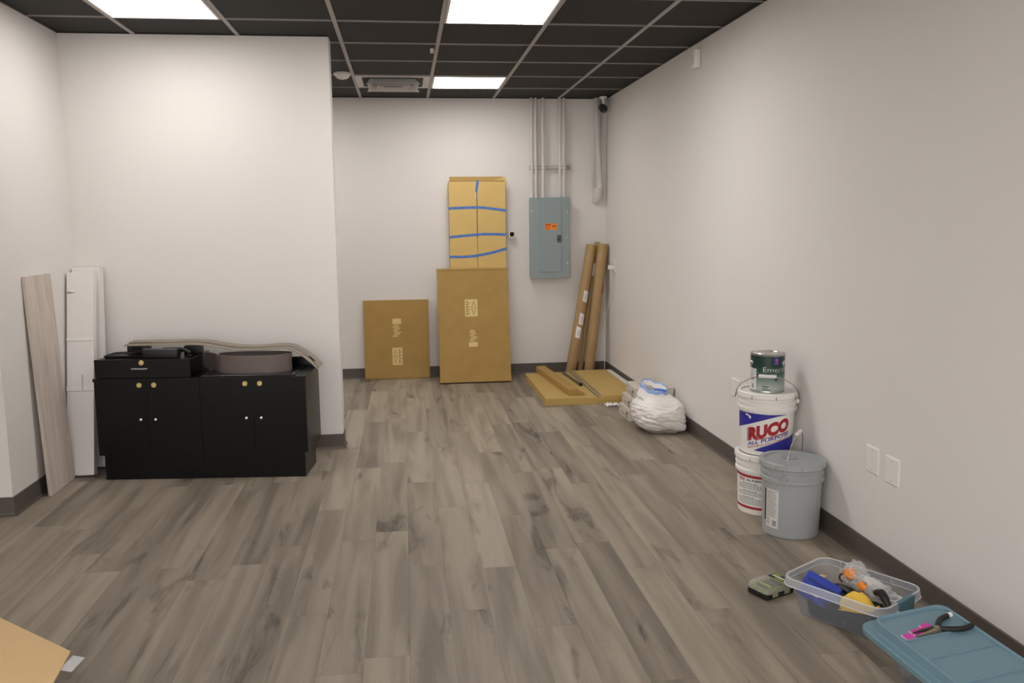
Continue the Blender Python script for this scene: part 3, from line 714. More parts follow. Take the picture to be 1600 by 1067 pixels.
# black bits on the drawer
o = on_cab('plastic_tray', 'shallow black plastic tray on the left end of the cabinet drawer', 'tray', [('tray', loft(BM(), [rrect(0.24, 0.16, 0.02, 0), rrect(0.25, 0.17, 0.02, 0.014), rrect(0.24, 0.16, 0.02, 0.014), rrect(0.232, 0.152, 0.018, 0.005)]), BLKP), ('divider', box(0.02, 0.026, -0.07, 0.07, 0.005, 0.013), BLKP)], 0.155, 0.15, 0.7035)
o = on_cab('plastic_tray', 'small black plastic tray with rounded rim beside the drawer lock', 'tray', [('tray', loft(BM(), [rrect(0.11, 0.13, 0.02, 0), rrect(0.12, 0.14, 0.02, 0.02), rrect(0.11, 0.13, 0.02, 0.02), rrect(0.104, 0.124, 0.018, 0.005)]), BLKP)], 0.345-0.01, 0.29, 0.7035, 0.1)
o = on_cab('black_block', 'black block propping the left end of the long vinyl strips', 'block', [('block', box(-0.06, 0.06, -0.035, 0.035, 0, 0.0585, 0.003), BLKP), ('grip', box(-0.03, 0.03, -0.038, -0.035, 0.02, 0.04, 0.001), DARK)], 0.155, 0.29, 0.704)
o = on_cab('upright_box', 'black upright box with a grey top edge standing on the drawer', 'box', [('box', box(-0.098, 0.098, -0.03, 0.03, 0, 0.048, 0.002), BLKP), ('edge_strip', box(-0.096, 0.096, -0.031, -0.02, 0.048, 0.051, 0.0005), mat('grey_edge', '5e5d60', 0.3))], 0.365, 0.085, 0.7055)
o = on_cab('black_block', 'black block under the vinyl strips at the right of the drawer', 'block', [('block', box(-0.05, 0.05, -0.03, 0.03, 0, 0.044, 0.004), BLKP), ('foot', box(0.02, 0.045, -0.045, -0.03, 0, 0.02, 0.002), BLKP)], 0.49, 0.26, 0.704)
o = on_cab('black_clip', 'black plastic clip lying at the right edge of the drawer top', 'clip', [('clip', tube(BM(), bez([(-0.04, 0, 0.014), (-0.01, 0.01, 0.035), (0.03, 0, 0.024), (0.045, -0.01, 0.014)], 6), 0.012, 10), BLKP), ('tab', box(0.03, 0.055, -0.02, 0.0, 0.002, 0.01, 0.002), BLKP)], 0.47, 0.13, 0.7045)
# brown vinyl base coil
p = cab_pt(0.862, 0.19, 0.605)
t = thing('vinyl_coil', 'brown coil of vinyl wall base standing on edge on the right cabinet', 'coil', p, (0, 0, CR))
for turn in range(3):
    path = []
    A, B = 0.212-0.012*turn, 0.118-0.012*turn
    for i in range(65):
        a = -PI*0.93 + 2*PI*0.96*i/64
        ca, sa = math.cos(a), math.sin(a)
        x = A*math.copysign(abs(ca)**0.75, ca); y = B*math.copysign(abs(sa)**0.8, sa) * (1.0 if sa < 0 else 0.75)
        path.append(Vector((x+0.01, y, 0)))
    if turn == 0: path = [Vector((-0.30, 0.075, 0)), Vector((-0.275, 0.06, 0)), Vector((-0.25, 0.04, 0)), Vector((-0.225, 0.015, 0))] + path[4:]
    b = BM(); n = len(path); R_ = []
    for i, q in enumerate(path):
        d = (path[min(i+1, n-1)]-path[max(i-1, 0)]).normalized(); nn = Vector((d.y, -d.x, 0))*0.004
        R_.append([b.verts.new(v) for v in (q, q+nn, q+nn+Vector((0, 0, 0.1)), q+Vector((0, 0, 0.1)))])
    for A_, B_ in zip(R_, R_[1:]):
        for k in range(4): b.faces.new((A_[k], A_[(k+1) % 4], B_[(k+1) % 4], B_[k]))
    b.faces.new(R_[0][::-1]); b.faces.new(R_[-1]); obj('coil_turn', b, VINYLB, t, True, ang=0.8)
# two long taupe strips draped over everything
def strip(pts, y0, w_, dz, label):
    path = [q+Vector((0, 0, dz)) for q in bez([(x, y0 - 0.09*(x+1.1)*0.7, z) for x, z in pts], 8)]
    b = BM(); ribbon(b, path, None, (0, 1, 0), w_, -0.004)
    return tag(obj('vinyl_strip', b, VINYLT, smooth=True), label, 'vinyl strip', 'long vinyl strips over the cabinets')
base_pts = [(-1.65, 0.768), (-1.42, 0.768), (-1.22, 0.765), (-1.12, 0.748), (-1.0, 0.729), (-0.88, 0.727), (-0.78, 0.733), (-0.69, 0.727), (-0.615, 0.682), (-0.53, 0.605)]
strip(base_pts, 5.235, 0.10, 0.0, 'lower of two long taupe vinyl strips draped across the black cabinets')
strip([(x+(0.005 if i < 8 else 0.012), z) for i, (x, z) in enumerate(base_pts)], 5.32, 0.105, 0.0075, 'upper of two long taupe vinyl strips draped across the black cabinets')

# ------------------------------------------------------------------ things by the left wall
t = thing('wood_plank', 'pale wood-look plank leaning on the left wall beside the white cartons', 'plank')
t.location = (-1.972, 4.868, 0.0005); t.rotation_euler = (Matrix.Rotation(PI/2, 3, 'Z') @ Matrix.Rotation(-0.036, 3, 'X')).to_euler()
obj('board', box(0, 0.335, -0.02, 0, 0, 1.2, 0.001), WOOD, t)
def white_carton(label, x0, x1, yb, L, th, ang, bands, marks, low):
    t = lean_thing('white_carton', label, 'carton', (x0+x1)/2, yb, ang, group='white cartons by the left wall'); w_ = (x1-x0)/2
    obj('carton', box(-w_, w_, -th, 0, 0, L, 0.003), WCARD, t)
    for z0, z1 in bands: obj('tape_band', box(-w_-0.0012, w_+0.0012, -th-0.0016, -th+0.02, z0, z1, 0.0005), mat('white_tape', 'f2efec', 0.25), t)
    for z0, z1 in bands: obj('crease', box(-w_+0.001, w_-0.001, -th-0.0009, -th, z0-0.003, z0-0.0005), mat('carton_crease', 'a8a3a0', 0.8), t)
    if marks:
        obj('side_print', warp(poly_bm(rects([(0.01, 0.016, 0.50+0.016*k, 0.511+0.016*k) for k in range(6)])), lambda x, y: (x, -th-0.0022, y)), INKL, t)
        obj('scuff', warp(poly_bm([[(-w_+0.004, 1.075), (-w_+0.03, 1.078), (-w_+0.055, 1.082), (-w_+0.03, 1.086), (-w_+0.004, 1.09)]]), lambda x, y: (x, -th-0.0008, y)), mat('brown_scuff', 'a8927a', 0.8), t)
    return t
white_carton('front white carton with taped bands leaning beside the pale plank', -2.002, -1.85, 5.272, 1.205, 0.055, 0.2, [(0.795, 0.812), (0.497, 0.523)], True, 0)
white_carton('rear white carton, the taller one leaning between front white carton and partition', -2.006, -1.846, 5.47, 1.215, 0.075, 0.128, [], False, 0)

# ------------------------------------------------------------------ buckets and paint can
def facing(x, y):
    l = math.hypot(x, y); return math.atan2(-x/l, y/l)
def bucket(x, y, z, label, rb, rt, h, ml, mb, m2=0):
    t = thing('bucket', label, 'bucket', (x, y, z), (0, 0, facing(x, y)), 'plastic buckets by the right wall')
    zr = h-0.095
    def R(zz): return rb + (rt-rb)*zz/h
    prof = [(0, 0.002), (rb-0.006, 0.002), (rb-0.004, 0), (rb, 0.004), (R(zr), zr), (rt+0.006, zr+0.002), (rt+0.008, zr+0.008), (rt+0.007, zr+0.02), (rt+0.001, zr+0.024),
            (rt+0.001, zr+0.036), (rt+0.007, zr+0.038), (rt+0.007, zr+0.048), (rt+0.001, zr+0.052), (rt+0.001, h-0.01), (0, h-0.01)]
    obj('body', lathe(BM(), prof, 64), mb, t, True)
    lr = rt+0.012
    obj('lid', lathe(BM(), [(0, h-0.009), (lr-0.026, h-0.009), (lr-0.022, h+0.0005), (lr-0.004, h+0.0015), (lr, h-0.003), (lr+0.001, h-0.024), (lr-0.002, h-0.028), (rt+0.0015, h-0.028), (rt+0.0015, h-0.011), (0, h-0.0105)], 64), ml, t, True)
    for k in range(8):
        a = 0.3+2*PI*k/8; M2 = Matrix.Rotation(a, 4, 'Z')
        obj('lid_tab', bx(BM(), -0.0012, 0.0012, -lr-0.0018, -lr-0.0002, h-0.028, h-0.012, M2), DARK if m2 == 0 else mat('tab_shadow', '6d7478', 0.5), t)
    return t, R
GRIP = mat('grip_white', 'e6e4e2', 0.4)
# --- RUCO label in picture-like units; converted to arc length and height on the wall of the bucket
def curve_on(R, eps): return lambda s, z: ((R(z)+eps)*math.sin(s/R(z)), -(R(z)+eps)*math.cos(s/R(z)), z)
LOWB = thing  # noqa
low, Rl = bucket(1.778, 4.07, 0, 'lower white bucket with red striped back label under the joint compound bucket', 0.128, 0.138, 0.305, BUCKW, BUCKW)
up, Ru = bucket(1.778, 4.07, 0.3065, 'upper white joint compound bucket with blue and red label below the paint can', 0.126, 0.137, 0.312, BUCKW, BUCKW)
gry, Rg = bucket(1.772, 3.752, 0, 'grey bucket with grey lid and white label, front of the bucket group', 0.128, 0.137, 0.352, BUCKG, BUCKG, 1)
# lower bucket label: red bands, red box, rows of fine print
c_ = curve_on(Rl, 0.0008); S0, S1 = -0.185, 0.02
obj('label_sheet', warp(poly_bm(rects([(S0, S1, 0.026, 0.2)]), 0.012), c_), PRINTW, low)
c_ = curve_on(Rl, 0.0014)
for z0 in (0.19, 0.03): obj('label_band', warp(poly_bm(rects([(S0, S1, z0, z0+0.013)]), 0.012), c_), RED, low, label='red band of the label')
obj('label_logo', warp(poly_bm(rects([(-0.15, -0.105, 0.168, 0.184)]), 0.012), c_), RED, low)
c2_ = curve_on(Rl, 0.002)
bb = text_bm('RUCO', 0.014, 0.0006, 0, 0.01)
for v in bb.verts: v.co.x += -0.147; v.co.y += 0.171
obj('label_text', warp(bb, c2_), PRINTW, low)
bb = text_bm('ALL PURPOSE', 0.0135, 0.0006, 0, 0.01, 0.1)
for v in bb.verts: v.co.x += -0.093; v.co.y += 0.173
obj('label_text', warp(bb, c2_), INK, low)
lines = []; random.seed(3)
for k in range(17):
    z = 0.158-0.0065*k
    if k in (5, 10): continue
    s = -0.148+0.006*random.random()
    if k in (0, 6, 11): s += 0.03
    e_ = 0.012-0.03*random.random()*(1 if k % 4 == 3 else 0.2)
    if k in (0, 6, 11): e_ -= 0.04
    while s < e_:
        l = 0.006+0.012*random.random(); lines.append((s, min(s+l, e_), z, z+(0.0034 if k in (0, 6, 11) else 0.0022))); s += l+0.003
obj('fine_print', warp(poly_bm(rects(lines), 0.012), c2_), INK, low)
# upper bucket label
def U(x, y):
    """label position from the look of the bucket seen square on: returns arc, height"""
    th = math.asin(max(-0.985, min(0.985, (x-258)/131.0))); yy = y-31*math.cos(th)
    return 0.131*th, 0.040+(545-yy)*0.00104-0.022
def UP(pts): return [U(*p) for p in pts]
c_ = curve_on(Ru, 0.0008)
top = [(127, 368), (140, 374), (175, 383), (220, 389), (270, 391), (310, 389), (348, 384)]
bot = [(348, 386), (310, 397), (270, 410), (220, 426), (175, 439), (140, 447), (129, 449)]
obj('label_swoosh', warp(poly_bm([UP(top+bot)], 0.012), c_), BLUE, up, label='blue swoosh above the red lettering')
lo = [(203, 566), (240, 548), (290, 529), (340, 506), (384, 474), (386.8, 470), (386.8, 545), (384, 550), (350, 562), (300, 571), (255, 572)]
obj('label_swoosh', warp(poly_bm([UP(lo)], 0.012), c_), BLUE, up, label='blue wedge at the bottom of the label')
obj('label_scratch', warp(poly_bm([UP([(160, 385), (172, 390), (186, 400), (186, 413), (178, 410), (174, 398), (162, 394)])], 0.012), curve_on(Ru, 0.0014)), PRINTW, up)
def slant_text(s, x0, y0, x1, y1, height_px, fat, m, name, eps, extra_shear=0.0):
    a, b_ = U(x0, y0), U(x1, y1); w_ = b_[0]-a[0]; h_ = height_px*0.00104
    bm = text_bm(s, h_/0.70, fat, 0.0, 0.009, w_); k = (b_[1]-a[1])/w_
    for v in bm.verts: v.co.y = a[1]+v.co.y+k*v.co.x; v.co.x = a[0]+v.co.x
    return obj(name, warp(bm, curve_on(Ru, eps)), m, up)
slant_text('RUCO', 176, 514, 362, 449, 55, 0.0055, RED, 'label_text', 0.0014)
slant_text('ALL PURPOSE', 174, 542, 362, 477, 16, 0.0005, BLUE, 'label_text', 0.0014)
slant_text('READY MIXED JOINT COMPOUND', 174, 556, 360, 493, 8, 0.0002, RED, 'label_text', 0.0014)
rl_ = [U(*q) for q in ((212, 512), (362, 459), (362, 463), (212, 516))]
obj('label_rule', warp(poly_bm([rl_], 0.012), curve_on(Ru, 0.0014)), RED, up)
rb_ = [U(*q) for q in ((171, 455), (174, 455), (174, 524), (171, 524))]
obj('label_rule', warp(poly_bm([rb_], 0.012), curve_on(Ru, 0.0014)), BLUE, up)
# bail of the upper bucket, resting forward against the can
zE = 0.26; Rr = 0.152
pts = []
for i in range(25):
    a = PI*i/24; x = -Rr*math.cos(a); hh = math.sin(a)**0.75
    pts.append(Vector((x, -0.105*hh, zE+0.135*hh)))
obj('handle_wire', tube(BM(), pts, 0.0022, 8), STEEL, up, True)
obj('handle_grip', tube(BM(), [(-0.042, -0.105, zE+0.135), (0.042, -0.105, zE+0.135)], 0.0085, 12), GRIP, up, True)
for s in (-1, 1): obj('handle_ear', lathe(BM(), [(0, 0), (0.014, 0), (0.012, 0.012), (0, 0.012)], 16, Matrix.Translation((s*0.141, 0, zE)) @ Matrix.Rotation(s*PI/2, 4, 'Y')), BUCKW, up, True)
# gray bucket label, spout cap, raised bail
c_ = curve_on(Rg, 0.0008)
obj('label_sheet', warp(poly_bm(rects([(-0.125, -0.055, 0.042, 0.225)]), 0.012), c_), mat('label_paper', 'dcdad8', 0.5), gry)
c2_ = curve_on(Rg, 0.0014); lines = []
for k in range(15): lines.append((-0.12, -0.063-0.012*((k*7) % 4)/4, 0.215-0.0085*k, 0.2185-0.0085*k))
for k in range(4): lines.append((-0.12, -0.1, 0.083-0.009*k, 0.087-0.009*k))
obj('fine_print', warp(poly_bm(rects(lines), 0.012), c2_), INKL, gry)
obj('barcode', warp(poly_bm(rects([(-0.085+0.0032*k, -0.0835+0.0032*k, 0.052, 0.078) for k in range(7)]), 0.012), c2_), INK, gry)
obj('label_edge', warp(poly_bm(rects([(-0.138, -0.127, 0.07, 0.222)]), 0.012), c_), INK, gry)
obj('spout_cap', lathe(BM(), [(0, 0.3485), (0.034, 0.3485), (0.034, 0.3435), (0, 0.343)], 28, Matrix.Translation((-0.01, 0.035, 0.0))), mat('cap_grey', '9aa0a3', 0.4), gry, True)
th = math.radians(-13)          # bail plane, nearly along the line of sight
ax = Vector((math.sin(th), -math.cos(th), 0)); zE = 0.29; pts = []
for i in range(25):
    a = PI*i/24; hh = math.sin(a)**0.7; q = ax*(0.154*math.cos(a)) + Vector((0.024*hh, 0, zE+0.185*hh)); pts.append(q)
obj('handle_wire', tube(BM(), pts, 0.0024, 8), STEEL, gry, True)
g0 = Vector((0.024, 0, zE+0.185)); obj('handle_grip', tube(BM(), [g0-ax*0.036, g0+ax*0.036], 0.009, 12), GRIP, gry, True)
for s in (-1, 1):
    q = ax*(0.142*s); M2 = Matrix.Translation((q.x, q.y, zE)) @ Vector((0, 0, 1)).rotation_difference(ax*s).to_matrix().to_4x4()
    obj('handle_ear', lathe(BM(), [(0, 0), (0.014, 0), (0.012, 0.012), (0, 0.012)], 16, M2), BUCKG, gry, True)
# paint can
CX, CY, CZ = 1.783, 4.085, 0.6102
can = thing('paint_can', 'green and silver metal paint can on top of the white buckets', 'paint can', (CX, CY, CZ), (0, 0, facing(CX, CY)))
rc = 0.0815
obj('body', lathe(BM(), [(0, 0.004), (rc-0.003, 0.004), (rc+0.001, 0), (rc+0.0015, 0.004), (rc, 0.007), (rc, 0.184), (rc+0.002, 0.187), (rc+0.002, 0.192), (rc-0.006, 0.192), (rc-0.006, 0.188), (0, 0.188)], 56), mat('can_silver', 'b5b8b6', 0.3, 0.9), can, True)
obj('lid', lathe(BM(), [(0, 0.189), (rc-0.022, 0.189), (rc-0.018, 0.193), (rc-0.012, 0.1935), (rc-0.0075, 0.189), (rc-0.0075, 0.1885), (0, 0.1885)], 56), mat('can_lid', 'c9c9c4', 0.28, 0.8), can, True)
wr = lathe(BM(), [(rc+0.0005, 0.01), (rc+0.0008, 0.01), (rc+0.0008, 0.181), (rc+0.0005, 0.181)], 56); obj('wrap_label', wr, CANW, can, True)
cc = lambda e: (lambda s, z: ((rc+e)*math.sin(s/rc), -(rc+e)*math.cos(s/rc), z))
def rot_in(bm, dx, dy):
    for v in bm.verts: v.co.x += dx; v.co.y += dy
    return bm
obj('label_text', warp(rot_in(text_bm('Emerald', 0.036, -0.0006, 0, 0.008, 0.138), -0.02, 0.105), cc(0.0016)), PRINTW, can, label='white lettering on the can')
obj('emblem', warp(poly_bm(rects([(0.032, 0.055, 0.143, 0.178)]), 0.008), cc(0.0014)), mat('emblem_blue', '2d3fb0', 0.4), can)
obj('emblem_mark', warp(poly_bm([[(0.038, 0.163), (0.044, 0.153), (0.05, 0.163), (0.047, 0.172), (0.041, 0.172)]] + rects([(0.036, 0.051, 0.146, 0.149)]), 0.008), cc(0.002)), mat('emblem_red', 'd8424c', 0.4), can)
obj('side_label', warp(poly_bm(rects([(-0.128, -0.055, 0.012, 0.118)]), 0.008), cc(0.0014)), mat('label_paper', 'dcdad8', 0.5), can)
obj('fine_print', warp(poly_bm(rects([(-0.1, -0.066-0.006*(k % 3), 0.062+0.0085*k, 0.0645+0.0085*k) for k in range(6)] + [(-0.086+0.0026*k, -0.0847+0.0026*k, 0.02, 0.042) for k in range(6)]), 0.008), cc(0.002)), INK, can)
obj('fine_print', warp(poly_bm(rects([(-0.022, 0.008, 0.03, 0.034), (-0.022, 0.004, 0.021, 0.0235), (-0.022, 0.016, 0.0135, 0.017), (0.036, 0.05, 0.062, 0.076)]), 0.008), cc(0.0016)), INK, can)
obj('fine_print', warp(poly_bm(rects([(-0.018+0.009*k, -0.013+0.009*k, 0.05, 0.0535) for k in range(5)]), 0.008), cc(0.0016)), INKL, can)
for s in (-1, 1):
    M2 = Matrix.Translation((s*(rc-0.001)*0.93, -(rc)*0.36, 0.145)) @ Vector((0, 0, 1)).rotation_difference(Vector((s*0.93, -0.36, 0))).to_matrix().to_4x4()
    obj('handle_ear', lathe(BM(), [(0, 0.006), (0.006, 0.006), (0.009, 0.002), (0.014, 0.003), (0.015, 0)], 18, M2), STEEL, can, True)
pts = [Vector((-(rc+0.006)*math.cos(PI*i/20)*0.96, -0.032-0.062*math.sin(PI*i/20), 0.145-0.05*math.sin(PI*i/20))) for i in range(21)]
obj('handle_wire', tube(BM(), pts, 0.0012, 6), STEEL, can, True)

# ------------------------------------------------------------------ tubs, lid, pliers, green case
def tub_body(L, W, H, rimw=0.02, inset=0.03):
    b = BM(); l, w_ = L-2*rimw, W-2*rimw
    rings = [rrect(l-2*inset, w_-2*inset, 0.03, 0.0), rrect(l-2*inset+0.006, w_-2*inset+0.006, 0.033, 0.004), rrect(l-0.004, w_-0.004, 0.04, H-0.03), rrect(L-0.008, W-0.008, 0.05, H-0.03), rrect(L, W, 0.05, H-0.026),
             rrect(L-0.004, W-0.004, 0.05, H-0.014), rrect(L-0.008, W-0.008, 0.05, H), rrect(L-0.022, W-0.022, 0.045, H), rrect(l-0.01, w_-0.01, 0.04, H-0.024), rrect(l-2*inset-0.002, w_-2*inset-0.002, 0.028, 0.005)]
    return loft(b, rings)
def rim_band(L, W, H):
    b = BM(); R_ = [rrect(L-0.004, W-0.004, 0.05, H-0.027), rrect(L+0.002, W+0.002, 0.05, H-0.0265), rrect(L-0.001, W-0.001, 0.05, H-0.013), rrect(L-0.006, W-0.006, 0.05, H+0.001), rrect(L-0.023, W-0.023, 0.045, H+0.001)]
    return loft(b, R_, False, False)
TUBROT = math.atan2(-0.844, 0.537)
TL_, TW_, TH_ = 0.405, 0.30, 0.142
tub = thing('storage_tub', 'open clear plastic storage tub full of tools on the floor by the right wall', 'tub', (1.588, 2.848, 0.0005), (0, 0, TUBROT), 'clear storage tubs')
obj('tub', tub_body(TL_, TW_, TH_), CLEAR, tub, True)
obj('rim', rim_band(TL_, TW_, TH_), MILK, tub, True, 'milky rolled rim')
for dz_, e_ in ((0.001, 0.008), (-0.0265, -0.002)):  # thin white beads added as painted edge highlights on the rim
    lp = rrect(TL_-e_, TW_-e_, 0.05, TH_+dz_, 6); obj('rim_highlight', tube(BM(), lp+[lp[0]], 0.0016, 6, False), MILK_HILITE, tub, True)
hb = BM(); bx(hb, TL_/2-0.012, TL_/2+0.006, -0.05, 0.055, TH_-0.05, TH_+0.004, I4, 0.003)
obj('latch', hb, TEALD, tub, True, 'teal latch handle')
for s in (-1, 1):
    for k in (-0.12, -0.02, 0.08):
        obj('rim_rib', box(k-0.002, k+0.002, *(sorted((s*(TW_/2-0.019), s*(TW_/2-0.002)))), TH_-0.024, TH_-0.001), CLEARF, tub)
TM = Matrix.Translation((1.588, 2.848, 0)) @ Matrix.Rotation(TUBROT, 4, 'Z')
def in_tub(name, label, cat, x, y, z, rz=0.0):
    p = TM @ Vector((x, y, z)); return thing(name, label, cat, p, (0, 0, TUBROT+rz))
def lump(bm, rx, ry, rz, seed, amp=0.18, fr=2.5, sub=4, M=I4, flat=True):
    t_ = BM(); bmesh.ops.create_icosphere(t_, subdivisions=sub, radius=1.0)
    for v in t_.verts:
        p = v.co.normalized(); k = 1+amp*noise.noise(p*fr+Vector((seed, seed*2, 1)))+amp*0.5*noise.noise(p*fr*2.7+Vector((seed, 3, 1)))
        q = Vector((p.x*rx, p.y*ry, p.z*rz))*k
        if flat and q.z < -rz*0.8: q.z = -rz*0.8
        v.co = M @ q
    return merge(bm, t_)
# charcoal tool bag filling the bottom
t = in_tub('tool_bag', 'charcoal fabric tool bag filling the bottom of the open tub', 'bag', 0.02, 0.0, 0.007)
b = BM(); rr = []
for z, l, w_ in ((0, 0.285, 0.185), (0.02, 0.29, 0.19), (0.05, 0.30, 0.2), (0.068, 0.29, 0.19), (0.076, 0.22, 0.13)): rr.append(rrect(l, w_, 0.03, z, 5))
loft(b, rr); bmesh.ops.triangulate(b, faces=b.faces); bmesh.ops.subdivide_edges(b, edges=b.edges, cuts=2)
for v in b.verts:
    if v.co.z > 0.01: v.co.z += 0.009*noise.noise(v.co*22)
obj('bag', b, CHARC, t, True, ang=2)
obj('zip_pull', tube(BM(), bez([(0.0, -0.091, 0.03), (0.01, -0.093, 0.02), (0.012, -0.09, 0.008)], 5), 0.003, 6), mat('grey_cord', '77777c', 0.5), t, True)
# blue pouch
t = in_tub('blue_pouch', 'blue zip pouch tilted in the left end of the open tub', 'pouch', -0.085, -0.07, 0.1, 0.12)
M2 = Matrix.Rotation(0.28, 4, 'Y') @ Matrix.Rotation(0.95, 4, 'X')
b = BM(); loft(b, [[M2 @ q for q in rrect(l, w_, 0.012, z, 4)] for z, l, w_ in ((-0.012, 0.125, 0.088), (-0.006, 0.135, 0.098), (0.006, 0.135, 0.098), (0.012, 0.12, 0.085))])
obj('pouch', b, BLUEP, t, True)
obj('zip', bx(BM(), -0.055, 0.055, -0.003, 0.003, 0.012, 0.0145, M2 @ Matrix.Translation((0, 0.02, 0))), mat('zip_dark', '1c2560', 0.5), t)
obj('print', bx(BM(), -0.02, 0.01, -0.028, -0.02, 0.0122, 0.013, M2), PRINTW, t)
# yellow cloth
t = in_tub('yellow_cloth', 'crumpled yellow cloth in the middle of the open tub', 'cloth', 0.06, -0.05, 0.1, 0.2)
b = BM(); g = 22; V = []
for i in range(g+1):
    row = []
    for j in range(g+1):
        u, v = i/g-0.5, j/g-0.5
        x = 0.12*u; y = 0.095*v
        z = 0.032-0.2*u*u*0.9-0.42*v*v + 0.016*noise.noise((u*5+3, v*5, 1))+0.02*abs(noise.noise((u*3, v*4, 7)))-0.02*u
        row.append(b.verts.new((x+0.008*noise.noise((u*4, v*4, 9)), y, max(z, -0.022+0.012*u))))
    V.append(row)
for i in range(g):
    for j in range(g): b.faces.new((V[i][j], V[i+1][j], V[i+1][j+1], V[i][j+1]))
bmesh.ops.solidify(b, geom=b.faces, thickness=0.003); obj('cloth', b, YEL, t, True, ang=2)
# black handle tool
t = in_tub('black_handled_tool', 'black rubber tool handle poking up beside the yellow cloth', 'tool', 0.128, -0.015, 0.082, 0.2)
obj('handle', tube(BM(), bez([(-0.03, 0.02, 0.05), (-0.01, 0.008, 0.06), (0.015, -0.01, 0.04), (0.035, -0.02, 0.005)], 6), [0.011]*6+[0.015]*6+[0.012]*7, 12), BLKP, t, True)
obj('shank', tube(BM(), [(0.035, -0.02, 0.005), (0.045, -0.026, -0.03)], 0.005, 8), STEEL, t, True)
# black screwdriver and red-brown ring, cream tag
t = in_tub('screwdriver', 'black screwdriver lying between blue pouch and yellow cloth', 'screwdriver', -0.005, -0.02, 0.108, -0.5)
obj('handle', tube(BM(), [(-0.05, 0, 0), (-0.045, 0, 0), (0, 0, 0.002), (0.02, 0, 0.002)], [0.007, 0.011, 0.012, 0.008], 12), BLKP, t, True)
obj('blade', tube(BM(), [(0.02, 0, 0.002), (0.075, 0, -0.002)], 0.003, 8), STEEL, t, True)
t = in_tub('cable_tie_loop', 'small dark red loop standing behind the blue pouch', 'loop', -0.055, 0.055, 0.112, 0.4)
obj('loop', tube(BM(), [(0.02*math.cos(a*PI/8), 0, 0.012+0.018*math.sin(a*PI/8)) for a in range(-3, 12)], 0.004, 8), mat('dark_red', '5a2a28', 0.5), t, True)
tag(obj('cream_tag', box(-0.012, 0.012, -0.008, 0.008, 0, 0.006, 0.002, TM @ Matrix.Translation((-0.125, 0.02, 0.115))), mat('cream', 'd8c49a', 0.6)), 'small cream tag at the left corner of the blue pouch', 'tag')
# crumpled clear pack with orange print
t = in_tub('clear_pack', 'crumpled clear plastic pack with orange print at the back of the open tub', 'package', 0.03, 0.062, 0.125, -0.1)
b = BM()
for dx, dy, dz, a_, sd in ((-0.05, 0.0, 0.012, 0.05, 1), (0.0, -0.01, 0.0, 0.048, 2), (0.06, -0.02, -0.005, 0.05, 3), (-0.055, 0.005, 0.032, 0.034, 4)): lump(b, a_*1.1, 0.036, 0.036, sd, 0.34, 2.6, 4, Matrix.Translation((dx, dy, dz)), False)
obj('film', b, CLEARF, t, False)
b = BM(); lump(b, 0.03, 0.012, 0.022, 5, 0.35, 2.5, 3, Matrix.Translation((-0.058, -0.022, 0.026)) @ Matrix.Rotation(-0.3, 4, 'X'), False); lump(b, 0.02, 0.01, 0.016, 6, 0.35, 2.5, 3, Matrix.Translation((0.008, -0.046, 0.006)), False)
obj('orange_print', b, ORANGE, t, True, ang=2)
b = BM(); lump(b, 0.06, 0.022, 0.016, 8, 0.5, 3.5, 4, Matrix.Translation((0.03, -0.02, 0.018)) @ Matrix.Rotation(0.15, 4, 'Y'), False); obj('paper_insert', b, mat('silver_white', 'cfcbc6', 0.3), t, True, ang=1)
t = in_tub('tape_roll', 'roll of white tape in the near end of the open tub', 'tape', 0.14, 0.04, 0.086)
obj('roll', lathe(BM(), [(0.018, 0), (0.034, 0), (0.034, 0.03), (0.018, 0.03), (0.018, 0)], 28), mat('tape_white', 'd9d5d2', 0.5), t, True)

# second tub with teal lid
t2b = thing('storage_tub', 'clear plastic storage tub under the teal lid at the right edge', 'tub', (1.645, 2.245, 0.0005), (0, 0, 0.06), 'clear storage tubs')
obj('tub', tub_body(0.30, 0.5, 0.112, 0.018, 0.03), CLEAR, t2b, True)
n_ = Vector((-0.06, -0.07, 1)).normalized(); xa = Vector((1, 0.12, 0)); xa = (xa - n_*xa.dot(n_)).normalized(); ya = n_.cross(xa)
LMx = Matrix(((xa.x, ya.x, n_.x), (xa.y, ya.y, n_.y), (xa.z, ya.z, n_.z)))
lc = Vector((1.6125, 2.262, 0.1645))
lid = thing('tub_lid', 'teal plastic storage tub lid with pliers lying on it', 'lid', lc, LMx.to_euler())
W0, L0 = 0.326, 0.525
R_ = [rrect(W0, L0, 0.045, -0.03), rrect(W0, L0, 0.045, -0.014), rrect(W0-0.005, L0-0.005, 0.043, -0.011), rrect(W0-0.05, L0-0.05, 0.036, -0.011), rrect(W0-0.054, L0-0.054, 0.035, -0.009), rrect(W0-0.064, L0-0.064, 0.034, 0.019), rrect(W0-0.069, L0-0.069, 0.033, 0.0215), rrect(W0-0.077, L0-0.077, 0.031, 0.0215), rrect(W0-0.083, L0-0.083, 0.03, 0.019), rrect(W0-0.086, L0-0.086, 0.03, 0.013),
      rrect(W0-0.086, L0-0.086, 0.03, 0.010), rrect(W0-0.058, L0-0.058, 0.034, -0.014), rrect(W0-0.01, L0-0.01, 0.043, -0.0145), rrect(W0-0.006, L0-0.006, 0.043, -0.03)]
b = BM(); V = [[b.verts.new(p) for p in r] for r in R_]; n = len(V[0])
for A, B in zip(V, V[1:]):
    for k in range(n): b.faces.new((A[k], A[(k+1) % n], B[(k+1) % n], B[k]))
for k in range(n): b.faces.new((V[-1][k], V[-1][(k+1) % n], V[0][(k+1) % n], V[0][k]))
b.faces.new(V[9]); b.faces.new(V[10][::-1])
obj('lid', b, TEAL, lid, True, ang=0.5)
